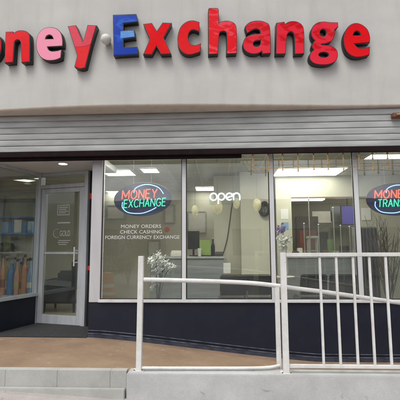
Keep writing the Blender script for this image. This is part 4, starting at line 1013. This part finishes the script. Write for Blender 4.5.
# display shelves behind the side window
YSH = 8.0
xa = -5.2; xb_ = onY(33.5, 280, YSH).x; zsh = px_h(295.5, YSH, 15)
r = thing('display_shelf', 'glass display shelf of tall coloured bottles behind the side window', 'shelf', ((xa + xb_) / 2, YSH, 0))
g = MB(); g.box(xa, xb_, YSH, YSH + .5, zsh - .03, zsh); g.build('shelf', 'greytop', r, bevel=.004)
zu0 = px_h(233, YSH + .1, 15); zu1 = px_h(218, YSH + .1, 15)
g = MB(); g.box(xa, xb_, YSH, YSH + .5, zu0 - .03, zu0); g.build('shelf', 'blue', r, bevel=.004)
g = MB(); g.box(xa, xb_, YSH, YSH + .5, zu1, zu1 + .03); g.build('shelf', 'blue', r, bevel=.004)
zu2 = px_h(200, YSH, 15)
g = MB(); g.box(xa, xb_, YSH, YSH + .5, zu2, zu2 + .03); g.build('shelf', 'black', r, bevel=.004)
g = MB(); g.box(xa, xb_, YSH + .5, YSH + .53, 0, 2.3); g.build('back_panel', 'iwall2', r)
for x in (xa + .02, xb_ - .02): g = MB(); g.box(x - .02, x + .02, YSH + .001, YSH + .05, 0, 2.3); g.build('upright', 'black', r)
g = MB(); g.box(xa, xb_, YSH + .05, YSH + .5, 0, zsh - .031); g.build('cabinet', 'black', r)
cols = ['pink', 'blue', 'pink', 'amber', 'pink', 'skyblue', 'blue', 'amber', 'pink', 'skyblue']
lab = {0: 'leftmost pale pink bottle in the side window', 1: 'tall blue bottle with a green cap in the side window', 2: 'pink bottle right beside the tall blue one in the side window', 3: 'amber bottle in the middle of the display shelf', 4: 'pink bottle between amber and pale blue bottles', 5: 'pale blue bottle at the right end of the display shelf'}
BP = [lambda r_, h_: [(r_ * .9, .001), (r_, .02), (r_ * 1.02, h_ * .30), (r_ * .8, h_ * .42), (r_ * .95, h_ * .55), (r_ * .85, h_ * .72), (r_ * .4, h_ * .82), (r_ * .38, h_)],
      lambda r_, h_: [(r_ * .95, .001), (r_ * 1.05, .02), (r_ * 1.05, h_ * .68), (r_ * .9, h_ * .76), (r_ * .42, h_ * .84), (r_ * .42, h_)],
      lambda r_, h_: [(r_ * .8, .001), (r_ * .85, .02), (r_ * 1.1, h_ * .5), (r_ * .95, h_ * .66), (r_ * .45, h_ * .8), (r_ * .5, h_)]]
for i, u in enumerate((2.5, 11.5, 17, 20.5, 24.5, 30)):
    c = place(u, YSH + .12 + .06 * (i % 2), zsh); c.x = onY(u, 275, c.y).x; h = (px_h(258 if i != 1 else 262, c.y, u) - zsh) * (1 if i != 1 else 1.0)
    bo = thing('display_bottle', lab[i], 'bottle', c, 'tall bottles on the display shelf')
    rb = .075 if i in (1, 5) else .056; h *= (1, .95, .9, .82, 1.02, .93)[i]
    g = MB(); g.lathe(BP[i % 3](rb, h), c, 18); g.build('body', cols[i], bo)
    g = MB(); g.lathe([(rb * .42, h + .001), (rb * .46, h + .01), (rb * .44, h + .05), (rb * .3, h + .056)], c, 14); g.build('cap', 'green' if i == 1 else 'black', bo)
    g = MB(); g.lathe([(rb + .002, h * .2), (rb + .002, h * .42)], c, 18); g.build('paper_label', ('rust', 'offwhite', 'amber', 'rust', 'skyblue', 'offwhite')[i], bo)
for i, (u, mt, label) in enumerate(((6.5, 'amber', 'slim amber bottle in the back row behind the blue one'), (14.3, 'skyblue', 'slim pale blue bottle in the back row right of the blue one'), (19, 'offwhite', 'slim white bottle in the back row of the display shelf'), (22.6, 'blue', 'slim teal bottle in the back row of the display shelf'), (27.4, 'amber', 'slim amber bottle in the back row near the door end'))):
    c = place(u, YSH + .33, zsh); c.x = onY(u, 275, c.y).x; h = (px_h(261 - 1.5 * (i % 2), c.y, u) - zsh); rb = .042
    bo = thing('display_bottle', label, 'bottle', c, 'tall bottles on the display shelf')
    g = MB(); g.lathe(BP[(i + 1) % 3](rb, h), c, 14); g.build('body', mt, bo)
    g = MB(); g.lathe([(rb * .46, h + .001), (rb * .5, h + .04), (rb * .3, h + .046)], c, 12); g.build('cap', ('rust', 'black', 'blue')[i % 3], bo)
    g = MB(); g.lathe([(rb * 1.12 + .002, h * .14), (rb * 1.12 + .002, h * .40)], c, 14); g.build('paper_label', ('offwhite', 'orange', 'rust', 'amber', 'offwhite')[i], bo)
blx = [(2, 8.5, 'skyblue', 'pale blue box at the left on the upper display shelf'), (9, 13.5, 'blue', 'narrow dark blue box on the upper display shelf'), (14, 21.5, 'offwhite', 'white box between blue ones on the upper display shelf'), (22, 27, 'blue', 'broad blue box right of the white box on the display shelf'), (27.5, 31.5, 'skyblue', 'pale blue box at the right end of the display shelf')]
for u0, u1, mt, label in blx:
    y = YSH + .08; a = onY(u0, 225, y).x; b = onY(u1, 225, y).x; g = MB(); g.box(a, b, y, y + .25, zu0 + .001, zu0 + (zu1 - zu0) * random.uniform(.62, .9))
    tag(g.build('carton', mt, None, .004), label, 'box', 'boxes on the display shelf')
c = place(4, 7.7, 0); r = thing('office_chair', 'black office chair behind the bottles at the left edge', 'chair', c)
c = Vector((onY(3, 245, 8.05).x, 8.05 , 0))
z0 = px_h(252, 8.1, 3)
g = MB(); g.lathe([(.01, z0), (.16, z0 + .01), (.19, z0 + .08), (.16, z0 + .17), (.02, z0 + .2)], c + Vector((0, .1, 0)), 20); 
bpy.data.objects.remove(r)
tag(g.build('helmet', 'black'), 'rounded black bundle above the bottles at the left edge', 'bundle')
sp_ = thing('bracket_shelf', 'thin dark bracket shelf holding the black bundle', 'shelf', (c.x, YSH, z0))
g = MB(); g.box(xa + .05, c.x + .3, YSH + .02, YSH + .45, z0 - .02, z0 - .001); g.build('board', 'greytop', sp_)
ceiling_light(-6, 13, 199.5, 204.5, 'bright panel low at the left edge above the display shelf', z=ZC - .012)

# ------------------------------------------------------------------ across the street (seen in the panes and the glossy letters)
def tree(x, y, h, r, label, seed):
    rnd = random.Random(seed); z0 = street_z(x) - .12; base = Vector((x, y, z0)); root = thing('street_tree', label, 'tree', base, 'trees across the street')
    g = MB(); top = base + Vector((rnd.uniform(-.3, .3), 0, h * .5)); g.tube(catmull_open([base, base + Vector((.1, 0, h * .25)), top], 4), .22, n=10, r1=.12)
    tips = []
    for i in range(9):
        a = i * 2.4; t = top + Vector((math.cos(a) * r * .6, math.sin(a) * r * .6, h * rnd.uniform(.12, .38))); g.tube(catmull_open([top - Vector((0, 0, .4)), (top + t) / 2 + Vector((0, 0, .2)), t], 3), .09, n=6, r1=.03); tips.append(t)
    g.build('trunk', 'bark', root)
    g = MB()
    for t in tips + [top + Vector((0, 0, h * .4))]:
        for c_ in range(6):
            cc = t + Vector((rnd.gauss(0, .5), rnd.gauss(0, .5), rnd.gauss(0, .4))) * r * .45
            for k in range(70):
                p = cc + Vector((rnd.gauss(0, 1), rnd.gauss(0, 1), rnd.gauss(0, .8))) * r * .17
                a = Vector((rnd.gauss(0, 1), rnd.gauss(0, 1), rnd.gauss(0, 1))).normalized(); b = a.orthogonal().normalized(); q = a.cross(b); s_ = rnd.uniform(.07, .14)
                g.add([p, p + b * s_ + q * s_ * .5, p + b * 2 * s_, p + b * s_ - q * s_ * .5], [(0, 1, 2, 3)])
    g.build('crown', 'leaf', root, fix=False)
tree(-13, -16, 6.6, 2.8, 'broad green street tree further left across the road', 3)
fb = thing('far_building', 'pale low building across the street', 'building', (2, -24, -.5))
g = MB(); g.box(-18, 22, -30, -24, -1.2, 5.2); g.build('wall', 'cream', fb, bevel=.03)
g = MB(); g.box(-18.3, 22.3, -30.3, -23.7, 5.2, 5.6); g.build('parapet', 'jamb', fb)
for i in range(9):
    x = -16 + i * 4.3; g = MB(); g.box(x, x + 2.6, -24.0, -23.93, .6, 3.0); wv = g.build('window', 'darkglass', fb)
    g = MB()
    for a, b, c_, d in ((x - .1, x, .5, 3.1), (x + 2.6, x + 2.7, .5, 3.1), (x, x + 2.6, 3.0, 3.1), (x, x + 2.6, .5, .6)): g.box(a, b, -24.01, -23.88, c_, d)
    g.build('frame', 'jamb', wv)
def shrub(x, y, h, r, label, seed):
    rnd = random.Random(seed); base = Vector((x, y, street_z(x) - .12)); root = thing('street_shrub', label, 'shrub', base, 'shrubs across the street')
    g = MB()
    for i in range(5): a = i * 1.3; g.tube([base, base + Vector((math.cos(a) * r * .3, math.sin(a) * r * .3, h * .6))], .03, n=6, r1=.012)
    g.build('stem', 'bark', root); g = MB()
    for i in range(14):
        cc = base + Vector((rnd.gauss(0, .42) * r, rnd.gauss(0, .35) * r, h * rnd.uniform(.25, .9)))
        for k in range(90):
            p = cc + Vector((rnd.gauss(0, 1), rnd.gauss(0, 1), rnd.gauss(0, 1))) * r * .2
            a = Vector((rnd.gauss(0, 1), rnd.gauss(0, 1), rnd.gauss(0, 1))).normalized(); b = a.orthogonal().normalized(); q = a.cross(b); s_ = rnd.uniform(.05, .1)
            g.add([p, p + b * s_ + q * s_ * .5, p + b * 2 * s_, p + b * s_ - q * s_ * .5], [(0, 1, 2, 3)])
    g.build('foliage', 'leaf', root, fix=False)
shrub(-4.9, -9.5, 2.6, 1.0, 'round leafy shrub across the road, reflected in the first pane', 21)
shrub(-6.4, -10.5, 2.9, 1.1, 'taller leafy shrub across the road behind the parked car', 22)
# orange traffic barrel by the road
bp_ = Vector((-4.15, -2.8, 0)); bp_.z = street_z(bp_.x, bp_.y)
r = thing('traffic_barrel', 'orange and white traffic barrel on the pavement, reflected in the glass', 'traffic barrel', bp_)
g = MB(); g.lathe([(.36, 0), (.36, .05), (.30, .06)], bp_, 24); g.build('base', 'black', r)
g = MB(); g.lathe([(.29, .06), (.28, .35), (.26, .36), (.25, .65), (.235, .66), (.22, .95), (.1, 1.0)], bp_, 24); g.build('drum', 'orange', r)
for z0_, z1_, r0 in ((.18, .30, .288), (.45, .57, .263)): g = MB(); g.lathe([(r0, z0_), (r0 - .004, z1_)], bp_, 24); g.build('band', 'decal', r)
g = MB(); g.tube(catmull_open([bp_ + Vector((-.08, 0, .99)), bp_ + Vector((-.06, 0, 1.07)), bp_ + Vector((.06, 0, 1.07)), bp_ + Vector((.08, 0, .99))], 4), .018); g.build('handle', 'orange', r)
# parked car across the road
cz = street_z(-9) - .12; cp = Vector((-9, -9, cz))
r = thing('parked_car', 'white car parked across the road', 'car', cp)
prof = [(-2.1, .35), (-2.15, .75), (-1.9, .92), (-1.2, .98), (-.6, 1.42), (.75, 1.45), (1.45, 1.0), (2.05, .95), (2.15, .7), (2.1, .35)]
g = MB(); n = len(prof); vs = [cp + Vector((x, -.85, z)) for x, z in prof] + [cp + Vector((x, .85, z)) for x, z in prof]
g.add(vs, [tuple(range(n)), tuple(range(2 * n - 1, n - 1, -1))] + [(i, n + i, n + (i + 1) % n, (i + 1) % n) for i in range(n)]); g.build('body', 'offwhite', r, bevel=.07, seg=3)
for sy in (-.87, .87): g = MB(); g.add([cp + Vector((x, sy, z)) for x, z in ((-1.0, .98), (-.55, 1.34), (.7, 1.36), (1.2, 1.0))], [(0, 1, 2, 3)]); g.build('window', 'darkglass', r)
for x in (-1.35, 1.35):
    for sy in (-.8, .8): g = MB(); g.lathe([(.02, -.1), (.33, -.1), (.33, .1), (.02, .1)], cp + Vector((x, sy, .33)), 20, 'y'); g.build('wheel', 'black', r)

# ------------------------------------------------------------------ light: overcast day
W = bpy.data.worlds.new('World'); S.world = W; W.use_nodes = True
nt = W.node_tree; N = nt.nodes; L = nt.links; bg = N['Background']
sky = N.new('ShaderNodeTexSky'); sky.sky_type = 'NISHITA'; sky.sun_disc = False
SEL, SAZ = R(58), R(205)                     # the sun stands behind the camera, a little left
sky.sun_elevation = SEL; sky.sun_rotation = SAZ; sky.air_density = 1.0; sky.dust_density = 4.0
hs_ = N.new('ShaderNodeHueSaturation'); hs_.inputs['Saturation'].default_value = 0.28
L.new(sky.outputs['Color'], hs_.inputs['Color'])
wt = N.new('ShaderNodeTexCoord'); cl = N.new('ShaderNodeTexNoise'); cl.inputs['Scale'].default_value = 5.5; cl.inputs['Detail'].default_value = 7; cl.inputs['Distortion'].default_value = .5
cm = N.new('ShaderNodeMapRange'); cm.inputs['From Min'].default_value = .38; cm.inputs['From Max'].default_value = .62; cm.inputs['To Min'].default_value = .45; cm.inputs['To Max'].default_value = 1.55
vm = N.new('ShaderNodeMix'); vm.data_type = 'RGBA'; vm.blend_type = 'MULTIPLY'; vm.inputs['Factor'].default_value = 1
L.new(wt.outputs['Generated'], cl.inputs['Vector']); L.new(cl.outputs['Fac'], cm.inputs['Value']); L.new(hs_.outputs['Color'], vm.inputs['A']); L.new(cm.outputs['Result'], vm.inputs['B'])
L.new(vm.outputs['Result'], bg.inputs['Color']); bg.inputs['Strength'].default_value = 0.15
sl = bpy.data.lights.new('sun', 'SUN'); sl.energy = 1.0; sl.angle = R(25); sl.color = (1, 1, .95)
so = bpy.data.objects.new('sun', sl); COL.objects.link(so)
sd = Vector((math.sin(SAZ) * math.cos(SEL), math.cos(SAZ) * math.cos(SEL), math.sin(SEL)))
so.rotation_euler = sd.to_track_quat('Z', 'Y').to_euler(); so.location = sd * 40
S.view_settings.view_transform = 'Standard'; S.view_settings.look = 'None'; S.view_settings.gamma = 1; S.view_settings.exposure = 0.3
S.view_settings.use_curve_mapping = False
S.render.engine = 'CYCLES'
S.cycles.use_denoising = True
S.cycles.max_bounces = 10; S.cycles.transparent_max_bounces = 24; S.cycles.sample_clamp_indirect = 6
S.cycles.caustics_reflective = False; S.cycles.caustics_refractive = False
S.render.film_transparent = False
